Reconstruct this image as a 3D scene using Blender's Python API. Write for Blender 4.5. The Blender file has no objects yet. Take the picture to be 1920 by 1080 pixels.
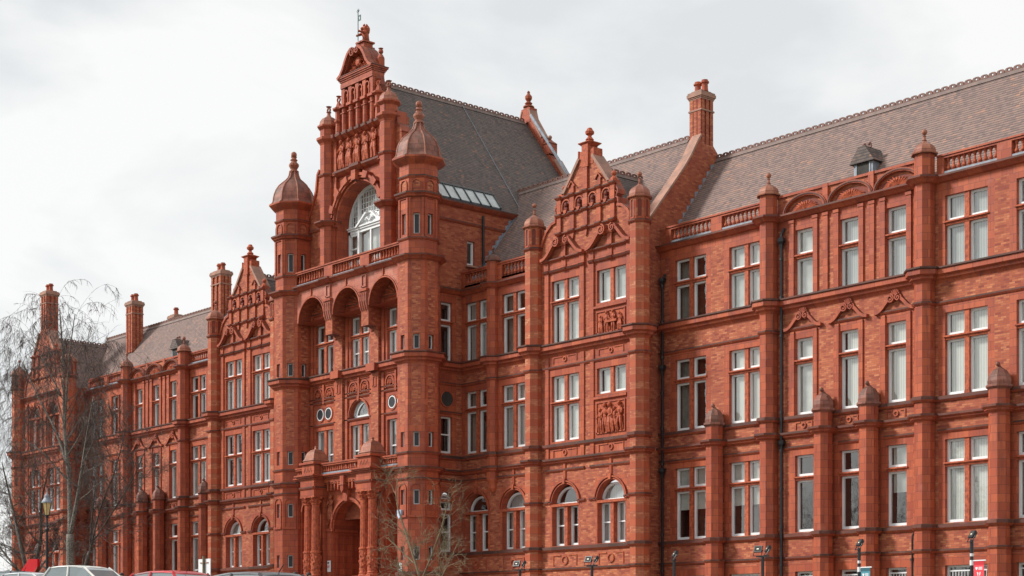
import bpy, bmesh, math, random
from math import sin, cos, pi, radians as R, sqrt, hypot, atan2
from mathutils import Vector, Matrix
random.seed(7)
S = bpy.context.scene
# ------------------------------------------------------------------ camera
cd = bpy.data.cameras.new('camera'); cam = bpy.data.objects.new('camera', cd)
S.collection.objects.link(cam); S.camera = cam
cam.location = (67.91, -52.0, 0.0)
cam.rotation_euler = (R(90), 0, atan2(0.75791, 0.65236))
cd.sensor_width = 36; cd.lens = 57.934; cd.shift_y = 0.3455
cd.clip_start = 0.5; cd.clip_end = 2000
# ------------------------------------------------------------------ light
S.view_settings.view_transform = 'Standard'; S.view_settings.look = 'None'
S.view_settings.exposure = 1.56; S.view_settings.gamma = 1
SUN_AZ = atan2(-0.72, -0.69); SUN_EL = R(36)        # direction towards the sun (x,y)
sd = bpy.data.lights.new('sun', 'SUN'); sd.energy = 1.5; sd.angle = R(11); sd.color = (1, .965, .91)
so = bpy.data.objects.new('sun', sd); S.collection.objects.link(so)
dv = Vector((cos(SUN_EL)*cos(SUN_AZ), cos(SUN_EL)*sin(SUN_AZ), sin(SUN_EL)))
so.rotation_euler = dv.to_track_quat('Z', 'Y').to_euler()
W = bpy.data.worlds.new('World'); S.world = W; W.use_nodes = True
nt = W.node_tree; nt.nodes.clear(); L = nt.links.new
def nn(t, **k):
    n = nt.nodes.new(t)
    for a, b in k.items(): setattr(n, a, b)
    return n
wo = nn('ShaderNodeOutputWorld'); bg = nn('ShaderNodeBackground'); bg2 = nn('ShaderNodeBackground')
sky = nn('ShaderNodeTexSky', sky_type='NISHITA', sun_disc=False)
sky.sun_elevation = SUN_EL; sky.sun_rotation = math.atan2(dv.x, dv.y)
bg.inputs[1].default_value = 0.06; L(sky.outputs[0], bg.inputs[0])
tc = nn('ShaderNodeTexCoord'); mp = nn('ShaderNodeMapping'); mp.inputs['Scale'].default_value = (1, 1, 2.4)
L(tc.outputs['Generated'], mp.inputs[0])
nz = nn('ShaderNodeTexNoise'); nz.inputs['Scale'].default_value = 4.2; nz.inputs['Detail'].default_value = 8; nz.inputs['Roughness'].default_value = .5
nz.inputs['Distortion'].default_value = .35
L(mp.outputs[0], nz.inputs['Vector'])
cr = nn('ShaderNodeValToRGB'); cr.color_ramp.elements[0].position = .38; cr.color_ramp.elements[1].position = .57
cr.color_ramp.elements[0].color = (.262, .269, .274, 1); cr.color_ramp.elements[1].color = (.336, .336, .330, 1)
L(nz.outputs[0], cr.inputs[0]); L(cr.outputs[0], bg2.inputs[0]); bg2.inputs[1].default_value = 1.0
mx = nn('ShaderNodeMixShader'); mx.inputs[0].default_value = .95
L(bg.outputs[0], mx.inputs[1]); L(bg2.outputs[0], mx.inputs[2]); L(mx.outputs[0], wo.inputs[0])
# ------------------------------------------------------------------ materials
MATS = {}
def mat(name, fn, **k):
    m = bpy.data.materials.new(name); m.use_nodes = True
    global nt, L
    nt = m.node_tree; L = nt.links.new; nt.nodes.clear()
    out = nn('ShaderNodeOutputMaterial'); b = nn('ShaderNodeBsdfPrincipled'); L(b.outputs[0], out.inputs[0])
    fn(b, out, **k); MATS[name] = m; return m
def mixc(f, a, b, typ='MIX'):
    n = nn('ShaderNodeMix', data_type='RGBA', blend_type=typ)
    for i, v in ((0, f), (6, a), (7, b)):
        if hasattr(v, 'links') or hasattr(v, 'is_linked'): L(v, n.inputs[i])
        else: n.inputs[i].default_value = v if i == 0 else (*v, 1) if len(v) == 3 else v
    return n.outputs[2]
def math_(op, a, b=None, c=None, clamp=False):
    n = nn('ShaderNodeMath', operation=op); n.use_clamp = clamp
    for i, v in enumerate((a, b, c)):
        if v is None: continue
        if hasattr(v, 'is_linked'): L(v, n.inputs[i])
        else: n.inputs[i].default_value = v
    return n.outputs[0]
def noise(scale, detail=3, vec=None, rough=.55):
    n = nn('ShaderNodeTexNoise'); n.inputs['Scale'].default_value = scale; n.inputs['Detail'].default_value = detail; n.inputs['Roughness'].default_value = rough
    if vec is None:
        g = nn('ShaderNodeNewGeometry'); vec = g.outputs['Position']
    L(vec, n.inputs['Vector']); return n.outputs[0]
def ramp(f, stops):
    n = nn('ShaderNodeValToRGB'); e = n.color_ramp.elements
    while len(e) < len(stops): e.new(.5)
    for i, (p, c) in enumerate(stops):
        e[i].position = p; e[i].color = (*c, 1) if isinstance(c, tuple) else (c, c, c, 1)
    L(f, n.inputs[0]); return n.outputs[0]
def tcoord(zs=1.0):
    g = nn('ShaderNodeNewGeometry')
    cz = nn('ShaderNodeVectorMath', operation='CROSS_PRODUCT'); cz.inputs[1].default_value = (0, 0, 1); L(g.outputs['True Normal'], cz.inputs[0])
    no = nn('ShaderNodeVectorMath', operation='NORMALIZE'); L(cz.outputs[0], no.inputs[0])
    dt = nn('ShaderNodeVectorMath', operation='DOT_PRODUCT'); L(no.outputs[0], dt.inputs[0]); L(g.outputs['Position'], dt.inputs[1])
    sp = nn('ShaderNodeSeparateXYZ'); L(g.outputs['Position'], sp.inputs[0])
    cb = nn('ShaderNodeCombineXYZ'); L(dt.outputs['Value'], cb.inputs[0]); L(math_('MULTIPLY', sp.outputs[2], zs), cb.inputs[1])
    return cb.outputs[0], g
def bricktex(vec, w, h, mortar, c1, c2, cm, off=.5):
    n = nn('ShaderNodeTexBrick'); n.offset = off
    L(vec, n.inputs['Vector']); n.inputs['Scale'].default_value = 1; n.inputs['Mortar Size'].default_value = mortar
    n.inputs['Mortar Smooth'].default_value = .2; n.inputs['Bias'].default_value = 0
    n.inputs['Brick Width'].default_value = w; n.inputs['Row Height'].default_value = h
    for s, c in (('Color1', c1), ('Color2', c2), ('Mortar', cm)): n.inputs[s].default_value = (*c, 1)
    return n
def dirt(col, g, amt=.55, dark=(.055, .04, .032)):
    # soot and moss lying on the upward faces, with its own noisy edge
    sp = nn('ShaderNodeSeparateXYZ'); L(g.outputs['Normal'], sp.inputs[0])
    up = math_('MULTIPLY', sp.outputs[2], amt, clamp=True)
    m = math_('MULTIPLY', up, ramp(noise(2.3, 5), [(.3, .35), (.62, 1.0)]))
    return mixc(m, col, dark)
def cells(vec, w, h, m, off=.5):
    """random value per brick and a joint mask, running bond"""
    sp = nn('ShaderNodeSeparateXYZ'); L(vec, sp.inputs[0])
    zz = math_('DIVIDE', sp.outputs[1], h); r = math_('FLOOR', zz); fz = math_('FRACT', zz)
    tt = math_('ADD', math_('DIVIDE', sp.outputs[0], w), math_('MULTIPLY', math_('MODULO', math_('ABSOLUTE', r), 2.0), off))
    cb = nn('ShaderNodeCombineXYZ'); L(math_('FLOOR', tt), cb.inputs[0]); L(r, cb.inputs[1])
    wn = nn('ShaderNodeTexWhiteNoise', noise_dimensions='2D'); L(cb.outputs[0], wn.inputs['Vector'])
    mk = math_('MAXIMUM', math_('LESS_THAN', fz, m/h), math_('LESS_THAN', math_('FRACT', tt), m/w))
    return wn.outputs[0], mk, fz
def grime(col, g, a=.45):
    st = nn('ShaderNodeMapping'); st.inputs['Scale'].default_value = (2.6, 2.6, .4); L(g.outputs['Position'], st.inputs[0])
    col = mixc(math_('MULTIPLY', ramp(noise(1.5, 6, st.outputs[0], .65), [(.48, 0.0), (.72, 1.0)]), a), col, (.16, .048, .04))
    st2 = nn('ShaderNodeMapping'); st2.inputs['Scale'].default_value = (7, 7, .3); L(g.outputs['Position'], st2.inputs[0])
    col = mixc(math_('MULTIPLY', ramp(noise(1.2, 4, st2.outputs[0], .6), [(.60, 0.0), (.70, 1.0)]), a*.7), col, (.10, .04, .035))
    return mixc(math_('MULTIPLY', ramp(noise(.33, 4), [(.4, 0.0), (.65, 1.0)]), .38), col, (.27, .058, .036))
def m_brick(b, out, stops=((.0, (.27, .062, .038)), (.25, (.38, .098, .050)), (.7, (.47, .138, .064)), (1.0, (.57, .210, .100))), cm=(.17, .09, .085), w=.232, h=.078):
    v, g = tcoord(); rv, mk, fz = cells(v, w, h, .011)
    col = grime(ramp(rv, list(stops)), g, .30); col = mixc(math_('MULTIPLY', mk, .75), col, cm)
    col = dirt(col, g); L(col, b.inputs['Base Color']); b.inputs['Roughness'].default_value = .7; b.inputs['Specular IOR Level'].default_value = .18
    bp = nn('ShaderNodeBump'); bp.inputs['Strength'].default_value = .3; bp.inputs['Distance'].default_value = .01
    L(math_('SUBTRACT', 1.0, mk), bp.inputs['Height']); L(bp.outputs[0], b.inputs['Normal'])
def m_terra(b, out, c1=(.50, .120, .052), c2=(.34, .072, .036), cm=(.07, .036, .036), w=.46, h=.31, dirt_amt=.6, pale=.0, gr=.6):
    v, g = tcoord(); rv, mk, fz = cells(v, w, h, .014)
    col = grime(mixc(rv, c1, c2), g, gr); col = mixc(math_('MULTIPLY', mk, .75), col, cm)
    col = mixc(math_('MULTIPLY', ramp(noise(1.7, 6), [(.60 - pale*.22, 0.0), (.76, 1.0)]), .18 + pale*.5), col, (.60, .30, .24))
    col = dirt(col, g, dirt_amt); L(col, b.inputs['Base Color']); b.inputs['Roughness'].default_value = .55
    b.inputs['Specular IOR Level'].default_value = .22
def mixr(a, b, t): return tuple(x+(y-x)*t for x, y in zip(a, b))
def m_roof(b, out, a=(.215, .150, .130), c=(.27, .188, .162), patch=(.38, .205, .14), dark=(.13, .10, .10), amt=.35):
    v, g = tcoord(); rv, mk, fz = cells(v, .17, .115, .012)
    col = ramp(rv, [(.0, mixr(dark, a, .5)), (.2, a), (.85, c), (1.0, mixr(c, patch, .6))])
    col = mixc(ramp(noise(.5, 5), [(.40, .15), (.68, .7)]), col, a)
    pn = math_('GREATER_THAN', math_('ADD', math_('MULTIPLY', rv, .35), noise(1.4, 5, rough=.7)), .90 if amt < .5 else .80)
    col = mixc(math_('MULTIPLY', pn, .7), col, patch)
    dk = math_('GREATER_THAN', math_('ADD', math_('MULTIPLY', rv, -.35), noise(1.1, 5, rough=.7)), .44)
    col = mixc(math_('MULTIPLY', dk, .3), col, dark)
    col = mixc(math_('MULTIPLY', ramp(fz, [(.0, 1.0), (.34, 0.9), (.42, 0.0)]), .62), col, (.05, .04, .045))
    L(col, b.inputs['Base Color']); b.inputs['Roughness'].default_value = .8; b.inputs['Specular IOR Level'].default_value = .2
    bp = nn('ShaderNodeBump'); bp.inputs['Strength'].default_value = .8; bp.inputs['Distance'].default_value = .03
    L(math_('SUBTRACT', 1.0, fz), bp.inputs['Height']); L(bp.outputs[0], b.inputs['Normal'])
def m_plain(b, out, c=(.5, .5, .5), r=.5, metal=0, var=.0, sc=3, c2=None, spec=.5):
    b.inputs['Roughness'].default_value = r; b.inputs['Metallic'].default_value = metal; b.inputs['Specular IOR Level'].default_value = spec
    if c2 is None: c2 = tuple(x*(1-var) for x in c)
    L(mixc(ramp(noise(sc, 4), [(.35, 0.0), (.7, 1.0)]), c, c2), b.inputs['Base Color'])
def m_glass(b, out):
    nt.nodes.remove(b)
    tr = nn('ShaderNodeBsdfTransparent'); tr.inputs[0].default_value = (.90, .93, .92, 1)
    gl = nn('ShaderNodeBsdfGlossy'); gl.inputs['Roughness'].default_value = .015; gl.inputs[0].default_value = (1, 1, 1, 1)
    bp = nn('ShaderNodeBump'); bp.inputs['Strength'].default_value = .06; bp.inputs['Distance'].default_value = .1
    L(noise(1.3, 2), bp.inputs['Height']); L(bp.outputs[0], gl.inputs['Normal'])
    fr = nn('ShaderNodeFresnel'); ge = nn('ShaderNodeNewGeometry'); L(math_('MULTIPLY_ADD', ge.outputs['Backfacing'], 1/1.5-1.5, 1.5), fr.inputs[0])
    m = nn('ShaderNodeMixShader'); L(math_('MULTIPLY_ADD', fr.outputs[0], 3.2, .04, clamp=True), m.inputs[0]); L(tr.outputs[0], m.inputs[1]); L(gl.outputs[0], m.inputs[2]); L(m.outputs[0], out.inputs[0])
def m_glass_dark(b, out):
    b.inputs['Base Color'].default_value = (.03, .035, .04, 1); b.inputs['Roughness'].default_value = .25; b.inputs['Specular IOR Level'].default_value = .35
def m_slats(b, out, c=(.62, .60, .55), d=(.30, .29, .27), w=.11):
    v, g = tcoord(); sp = nn('ShaderNodeSeparateXYZ'); L(v, sp.inputs[0])
    f = math_('FRACT', math_('DIVIDE', sp.outputs[0], w))
    col = mixc(ramp(f, [(.0, 1.0), (.35, 0.0), (.75, .1), (1.0, .9)]), c, d); L(col, b.inputs['Base Color']); b.inputs['Roughness'].default_value = .8
def m_bark(b, out, c=(.20, .17, .14), c2=(.07, .06, .05), z=.25):
    g = nn('ShaderNodeNewGeometry'); st = nn('ShaderNodeMapping'); st.inputs['Scale'].default_value = (1, 1, z); L(g.outputs['Position'], st.inputs[0])
    L(mixc(ramp(noise(14, 5, st.outputs[0]), [(.38, 0.0), (.6, 1.0)]), c, c2), b.inputs['Base Color']); b.inputs['Roughness'].default_value = .85
mat('brick', m_brick)
mat('brick_side', m_brick, stops=((.0, (.27, .060, .032)), (.25, (.37, .088, .040)), (.7, (.44, .120, .052)), (1.0, (.53, .175, .075))))
mat('terracotta', m_terra)
mat('terracotta_pale', m_terra, c1=(.50, .165, .105), c2=(.42, .12, .078), pale=.7, gr=.3)
mat('moulding', m_terra, w=.62, h=3.0, dirt_amt=.9, c1=(.48, .115, .052), c2=(.34, .074, .038), gr=.8)
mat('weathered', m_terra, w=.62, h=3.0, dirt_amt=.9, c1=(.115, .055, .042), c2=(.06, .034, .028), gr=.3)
mat('carving', m_plain, c=(.50, .120, .052), c2=(.22, .048, .03), r=.6, sc=9, spec=.2)
mat('dome_tile', m_terra, w=.30, h=.27, c1=(.30, .12, .085), c2=(.13, .075, .06), cm=(.03, .02, .02), dirt_amt=.6, pale=.45, gr=.55)
mat('dome_pink', m_terra, w=.5, h=.3, c1=(.44, .18, .11), c2=(.34, .13, .085), dirt_amt=.6, pale=.3)
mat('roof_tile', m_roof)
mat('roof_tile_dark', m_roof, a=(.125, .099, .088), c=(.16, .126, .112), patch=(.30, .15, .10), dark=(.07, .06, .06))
mat('ridge_base', m_plain, c=(.22, .15, .13), c2=(.13, .10, .09), r=.8)
mat('ridge', m_plain, c=(.22, .10, .075), c2=(.12, .065, .055), r=.7, sc=4)
mat('coping', m_plain, c=(.40, .20, .14), c2=(.22, .13, .10), r=.75, sc=2.5)
mat('white_paint', m_plain, c=(.78, .79, .80), var=.08, r=.4)
mat('cream_paint', m_plain, c=(.78, .74, .66), var=.12, r=.45)
mat('glass', m_glass)
mat('glass_dark', m_glass_dark)
mat('blind_slats', m_slats, c=(.66, .65, .60), d=(.44, .43, .41))
mat('blind_grey', m_slats, c=(.46, .47, .46), d=(.27, .28, .28))
mat('blind_plain', m_plain, c=(.60, .60, .56), var=.4, r=.8, sc=1.2)
mat('curtain', m_plain, c=(.36, .34, .30), var=.4, r=.9, sc=2)
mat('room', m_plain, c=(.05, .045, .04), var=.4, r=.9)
mat('lead', m_plain, c=(.17, .20, .25), c2=(.30, .33, .37), r=.55, sc=5)
mat('iron', m_plain, c=(.012, .014, .018), var=.2, r=.4)
mat('copper', m_plain, c=(.03, .10, .09), var=.3, r=.6)
mat('bark', m_bark, c=(.13, .11, .09), c2=(.045, .04, .035)); mat('birch_bark', m_bark, c=(.27, .24, .20), c2=(.05, .045, .04), z=1.5)
mat('twig', m_plain, c=(.085, .06, .05), c2=(.045, .034, .03), r=.85)
mat('twig_green', m_plain, c=(.20, .165, .09), c2=(.13, .09, .06), r=.85)
mat('asphalt', m_plain, c=(.055, .055, .056), var=.3, r=.9, sc=1.5)
mat('paving', m_plain, c=(.24, .23, .21), var=.25, r=.9, sc=2)
mat('grass', m_plain, c=(.06, .10, .03), c2=(.10, .11, .045), r=.95, sc=.6)
# ------------------------------------------------------------------ mesh helpers
class G:
    def __init__(s): s.v = []; s.f = []; s.m = []; s.mi = 0; s.smooth = False
    def face(s, pts, mi=None):
        i = len(s.v); s.v += [tuple(p) for p in pts]; s.f.append(tuple(range(i, i+len(pts)))); s.m.append(s.mi if mi is None else mi)
    def add(s, vs, fs, mi=None):
        i = len(s.v); s.v += [tuple(p) for p in vs]
        for f in fs: s.f.append(tuple(j+i for j in f)); s.m.append(s.mi if mi is None else mi)
def link(o, parent=None):
    S.collection.objects.link(o)
    if parent is not None: o.parent = parent
    return o
def ob(name, g, mats, parent=None, smooth=False, local=None):
    me = bpy.data.meshes.new(name); vs = g.v
    if local: vs = [(a-local[0], b-local[1], c-local[2]) for a, b, c in vs]
    me.from_pydata(vs, [], g.f)
    ml_ = list(mats) if isinstance(mats, (list, tuple)) else [mats]
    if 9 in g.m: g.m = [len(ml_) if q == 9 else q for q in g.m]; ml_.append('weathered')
    for m in ml_: me.materials.append(MATS[m])
    me.polygons.foreach_set('material_index', g.m)
    if smooth: me.polygons.foreach_set('use_smooth', [True]*len(g.f))
    me.update()
    bm = bmesh.new(); bm.from_mesh(me); bmesh.ops.remove_doubles(bm, verts=bm.verts, dist=1e-5); bmesh.ops.recalc_face_normals(bm, faces=bm.faces); bm.to_mesh(me); bm.free()
    o = bpy.data.objects.new(name, me)
    link(o, parent)
    if local: o.location = local
    return o
def thing(name, label, cat, loc=(0, 0, 0), rz=0, group=None):
    o = bpy.data.objects.new(name, None); link(o); o.location = loc; o.rotation_euler = (0, 0, rz); o.empty_display_size = .3
    o['label'] = label; o['category'] = cat
    if group: o['group'] = group
    return o
def tag(o, label, cat, group=None):
    o['label'] = label; o['category'] = cat
    if group: o['group'] = group
    return o
def struct(o, label=None):
    o['kind'] = 'structure'
    if label: o['label'] = label
    return o
def box(g, T, s0, s1, d0, d1, z0, z1, mi=None):
    p = [T(s, d, z) for z in (z0, z1) for d in (d0, d1) for s in (s0, s1)]
    g.add(p, [(0, 1, 3, 2), (4, 6, 7, 5), (0, 4, 5, 1), (2, 3, 7, 6), (0, 2, 6, 4), (1, 5, 7, 3)], mi)
ID = lambda x, y, z: (x, y, z)
def lathe(g, cx, cy, prof, n=8, T=ID, a0=None, mi=None, oct=True):
    """prof (r,z) bottom to top. oct: r is the apothem of an octagon whose flats face the axes"""
    k = 1/cos(pi/n) if oct else 1; a0 = pi/n if a0 is None else a0
    i = len(g.v)
    for r, z in prof:
        for j in range(n):
            a = a0 + 2*pi*j/n; g.v.append(tuple(T(cx+r*k*cos(a), cy+r*k*sin(a), z)))
    for q in range(len(prof)-1):
        for j in range(n):
            j2 = (j+1) % n
            g.f.append((i+q*n+j, i+q*n+j2, i+(q+1)*n+j2, i+(q+1)*n+j)); g.m.append(g.mi if mi is None else mi)
    g.f.append(tuple(i+(len(prof)-1)*n+j for j in range(n))); g.m.append(g.mi if mi is None else mi)
    g.f.append(tuple(i+j for j in range(n-1, -1, -1))); g.m.append(g.mi if mi is None else mi)
def sphere(g, c, rx, ry=None, rz=None, T=ID, n=10, m=7, mi=None):
    ry = rx if ry is None else ry; rz = rx if rz is None else rz
    vs = []; fs = []
    for q in range(m+1):
        t = pi*q/m
        for j in range(n):
            a = 2*pi*j/n; vs.append(T(c[0]+rx*sin(t)*cos(a), c[1]+ry*sin(t)*sin(a), c[2]+rz*cos(t)))
    for q in range(m):
        for j in range(n):
            fs.append((q*n+j, q*n+(j+1) % n, (q+1)*n+(j+1) % n, (q+1)*n+j))
    g.add(vs, fs, mi)
def tube(g, pts, rad, n=6, T=ID, mi=None, cap=True):
    pts = [Vector(p) for p in pts]; rad = rad if isinstance(rad, (list, tuple)) else [rad]*len(pts)
    i = len(g.v); up = Vector((0, 0, 1)); pu = None
    for k, p in enumerate(pts):
        d = (pts[min(k+1, len(pts)-1)]-pts[max(k-1, 0)])
        if d.length < 1e-9: d = Vector((0, 0, 1))
        d.normalize()
        u = pu if pu is not None else (Vector((1, 0, 0)) if abs(d.z) > .9 else up)
        u = u - d*u.dot(d)
        if u.length < 1e-4: u = d.orthogonal()
        u.normalize(); pu = u; w = d.cross(u)
        for j in range(n):
            a = 2*pi*j/n; q = p+u*(rad[k]*cos(a))+w*(rad[k]*sin(a)); g.v.append(tuple(T(*q)))
    for k in range(len(pts)-1):
        for j in range(n):
            g.f.append((i+k*n+j, i+k*n+(j+1) % n, i+(k+1)*n+(j+1) % n, i+(k+1)*n+j)); g.m.append(g.mi if mi is None else mi)
    if cap:
        g.f.append(tuple(i+j for j in range(n))); g.m.append(g.mi if mi is None else mi)
        e = i+(len(pts)-1)*n; g.f.append(tuple(e+j for j in range(n))); g.m.append(g.mi if mi is None else mi)
def arcpts(cx, cz, r, a0, a1, n=16, rz=None):
    rz = r if rz is None else rz
    return [(cx+r*cos(a0+(a1-a0)*i/n), cz+rz*sin(a0+(a1-a0)*i/n)) for i in range(n+1)]
def sweep(g, T, pts, t, d0, d1, mi=None):
    """a bar following 2D path pts (s,z): t thick (to the left of the path), between depths d0 and d1"""
    n = len(pts); off = []
    for i in range(n):
        a = pts[max(0, i-1)]; b = pts[min(n-1, i+1)]
        dx, dz = b[0]-a[0], b[1]-a[1]; l = hypot(dx, dz) or 1
        tt = t[i] if isinstance(t, (list, tuple)) else t
        off.append((pts[i][0]-dz/l*tt, pts[i][1]+dx/l*tt))
    vs = []
    for p, q in zip(pts, off): vs += [T(p[0], d0, p[1]), T(q[0], d0, q[1]), T(q[0], d1, q[1]), T(p[0], d1, p[1])]
    fs = []
    for i in range(n-1):
        for j in range(4): fs.append((i*4+j, i*4+(j+1) % 4, (i+1)*4+(j+1) % 4, (i+1)*4+j))
    fs += [(0, 1, 2, 3), tuple(4*(n-1)+j for j in range(4))]
    g.add(vs, fs, mi)
def spiral(cx, cz, r, a0, turns, sg=1, n=22):
    return [(cx+r*(1-.86*i/n)*cos(a0+sg*2*pi*turns*i/n), cz+r*(1-.86*i/n)*sin(a0+sg*2*pi*turns*i/n)) for i in range(n+1)]
def poly(g, T, pts, d0, d1, mi=None):
    """extrude polygon (s,z) between depths"""
    n = len(pts); vs = [T(p[0], d0, p[1]) for p in pts]+[T(p[0], d1, p[1]) for p in pts]
    fs = [tuple(range(n)), tuple(range(2*n-1, n-1, -1))]+[(i, (i+1) % n, n+(i+1) % n, n+i) for i in range(n)]
    g.add(vs, fs, mi)
def band(g, T, s0, s1, prof, mi=None):
    """straight moulding, prof (out,z) top to bottom, ends closed"""
    poly2 = [(0.05-.05, 0)]
    n = len(prof); vs = [T(s, -o, z) for s in (s0, s1) for o, z in prof]
    fs = [(i, i+1, n+i+1, n+i) for i in range(n-1)]
    wt = 3 if n > 7 else 2 if n > 4 else 1
    fs += [tuple(range(n)), tuple(range(2*n-1, n-1, -1))]
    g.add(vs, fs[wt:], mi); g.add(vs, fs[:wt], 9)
def wall(g, T, s0, s1, z0, z1, ops=(), zones=(), rd=.3, mi=0, rmi=1):
    """front sheet with openings. ops: dict s0,s1,z0,z1,arch ; zones: (s0,s1,z0,z1,mat)"""
    ss = {s0, s1}; zz = {z0, z1}; bb = []
    for o in ops:
        top = o['z1']+((o['s1']-o['s0'])/2 if o.get('arch') else 0); bb.append((o['s0'], o['s1'], o['z0'], top)); ss |= {o['s0'], o['s1']}; zz |= {o['z0'], top}
    for q in zones: ss |= {q[0], q[1]}; zz |= {q[2], q[3]}
    ss = sorted(x for x in ss if s0-1e-6 <= x <= s1+1e-6); zz = sorted(x for x in zz if z0-1e-6 <= x <= z1+1e-6)
    def M(s, z):
        r = mi
        for q in zones:
            if q[0] <= s <= q[1] and q[2] <= z <= q[3]: r = q[4]
        return r
    for a, b in zip(ss, ss[1:]):
        if b-a < 1e-5: continue
        for c, d in zip(zz, zz[1:]):
            if d-c < 1e-5: continue
            s, z = (a+b)/2, (c+d)/2
            if any(q[0] < s < q[1] and q[2] < z < q[3] for q in bb): continue
            g.face([T(a, 0, c), T(b, 0, c), T(b, 0, d), T(a, 0, d)], M(s, z))
    for o, q in zip(ops, bb):
        a, b, c, d = q; r_ = o.get('rd', rd)
        zt = o['z1'] if o.get('arch') else d
        g.face([T(a, 0, c), T(a, r_, c), T(a, r_, zt), T(a, 0, zt)], rmi)
        g.face([T(b, 0, c), T(b, r_, c), T(b, r_, zt), T(b, 0, zt)], rmi)
        g.face([T(a, 0, c), T(b, 0, c), T(b, r_, c), T(a, r_, c)], rmi)
        if o.get('arch'):
            r = (b-a)/2; cx = (a+b)/2; P = arcpts(cx, zt, r, pi, 0, 18); m_ = M(cx-r*.85, zt+r*.9)
            h = len(P)//2
            g.face([T(a, 0, d)]+[T(p[0], 0, p[1]) for p in P[:h+1]][::-1], m_)
            g.face([T(b, 0, d)]+[T(p[0], 0, p[1]) for p in P[h:]], m_)
            for p, p2 in zip(P, P[1:]): g.face([T(p[0], 0, p[1]), T(p2[0], 0, p2[1]), T(p2[0], r_, p2[1]), T(p[0], r_, p[1])], rmi)
        else: g.face([T(a, 0, d), T(b, 0, d), T(b, r_, d), T(a, r_, d)], rmi)
def Tf(y0, sg=1):    # wall facing the street (-y); s runs along x (mirrored when sg=-1)
    return lambda s, d, z: (sg*s, y0+d, z)
def Ts(x0, sg=1):    # wall facing +x (sg=1) or -x ; s runs along y
    return lambda s, d, z: (sg*(x0-d), s, z)
def Tq(cx, cy, ap, ang):  # facet of an octagon, ang = direction of its outward normal
    n = (cos(ang), sin(ang)); t = (-n[1], n[0])
    return lambda s, d, z: (cx+n[0]*(ap-d)+t[0]*s, cy+n[1]*(ap-d)+t[1]*s, z)
# ------------------------------------------------------------------ the building
B = thing('college_building', 'long red brick and terracotta college with a tall central gable between domed turrets', 'building')
NW = 0
def window(T, s0, s1, z0, z1, ml=(), tr=(), arch=False, rd=.25, kind='slats', mw=.2, sash=False, paint='white_paint', stone=True, blindtop=None, sill=True):
    """white framed window, stone mullions ml (centres) and transoms tr (centres), glass, blind, dark room"""
    global NW; NW += 1
    fr = G(); gl = G(); st = G(); bl = G(); rm = G()
    hm = mw/2; xs = [s0]+[m for m in ml]+[s1]; th = .06
    for m in ml:
        box(st, T, m-hm, m+hm, .05, rd+.1, z0, z1 if not arch else z1)
    for t in tr:
        box(st, T, s0-.06, s1+.06, -.05, rd+.06, t+.02, t+.075); box(st, T, s0, s1, .03, rd+.08, t-.075, t+.02)
    zs = [z0]+[t for t in tr]+[z1]
    fw = .075
    for i in range(len(xs)-1):
        a = xs[i]+(hm if i else 0); b = xs[i+1]-(hm if i < len(xs)-2 else 0)
        for j in range(len(zs)-1):
            c = zs[j]+(.075 if j else 0); d = zs[j+1]-(.075 if j < len(zs)-2 else 0)
            if arch and j == len(zs)-2: d = z1
            d0, d1 = rd-.09, rd+.03
            box(fr, T, a, a+fw, d0, d1, c, d); box(fr, T, b-fw, b, d0, d1, c, d)
            box(fr, T, a+fw, b-fw, d0, d1, d-fw, d); box(fr, T, a+fw, b-fw, d0-.03, d1, c, c+fw*1.5)
            if sash and j == 0: zc = c+(d-c)*.52; box(fr, T, a+fw, b-fw, d0+.03, d1, zc-.03, zc+.03)
            gl.face([T(a+fw, rd-.02, c+fw), T(b-fw, rd-.02, c+fw), T(b-fw, rd-.02, d-fw), T(a+fw, rd-.02, d-fw)])
    top = z1
    if arch:
        r = (s1-s0)/2; cx = (s0+s1)/2
        box(st, T, s0-.05, s1+.05, -.02, rd+.06, z1-.02, z1+.1)
        zb = z1+.1; r2 = r
        P = arcpts(cx, zb, r2, pi, 0, 16, r2-.1)
        sweep(fr, T, P, -fw*1.2, rd-.09, rd+.03); box(fr, T, s0, s1, rd-.09, rd+.03, zb, zb+fw)
        gl.face([T(p[0], rd-.02, p[1]) for p in arcpts(cx, zb+.02, r2-fw, pi, 0, 14, r2-.1-fw)])
        top = z1+r
    w = ob('window', fr, paint, B)
    ob('pane', gl, 'glass', w)
    if stone and (ml or tr): ob('mullion', st, 'carving', w)
    e = .02
    if kind:
        km = {'slats': 'blind_slats', 'grey': 'blind_grey', 'plain': 'blind_plain', 'curtain': 'curtain', 'half': 'blind_plain'}[kind]
        zb0 = z0 if kind != 'half' else z0+(z1-z0)*.42
        if arch and kind == 'half': zb0 = z1
        if kind == 'curtain':
            for q, r_ in ((s0+e, s0+(s1-s0)*.3), (s1-(s1-s0)*.22, s1-e)):
                n = 7; vs = [T(q+(r_-q)*i/n, rd+.2+(.06 if i % 2 else 0), z) for z in (z0, top-.05 if not arch else z1) for i in range(n+1)]
                bl.add(vs, [(i, i+1, n+2+i, n+1+i) for i in range(n)])
        else:
            g_ = .16*random.random()
            bl.face([T(s0+e+g_, rd+.07, zb0), T(s1-e, rd+.07, zb0), T(s1-e, rd+.07, top-.02), T(s0+e+g_, rd+.07, top-.02)])
        ob('blind', bl, km, w)
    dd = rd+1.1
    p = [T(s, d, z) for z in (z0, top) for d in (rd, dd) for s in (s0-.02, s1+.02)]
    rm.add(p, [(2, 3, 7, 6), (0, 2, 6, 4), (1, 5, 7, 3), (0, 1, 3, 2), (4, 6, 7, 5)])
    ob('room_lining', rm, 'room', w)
    return w
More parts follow.
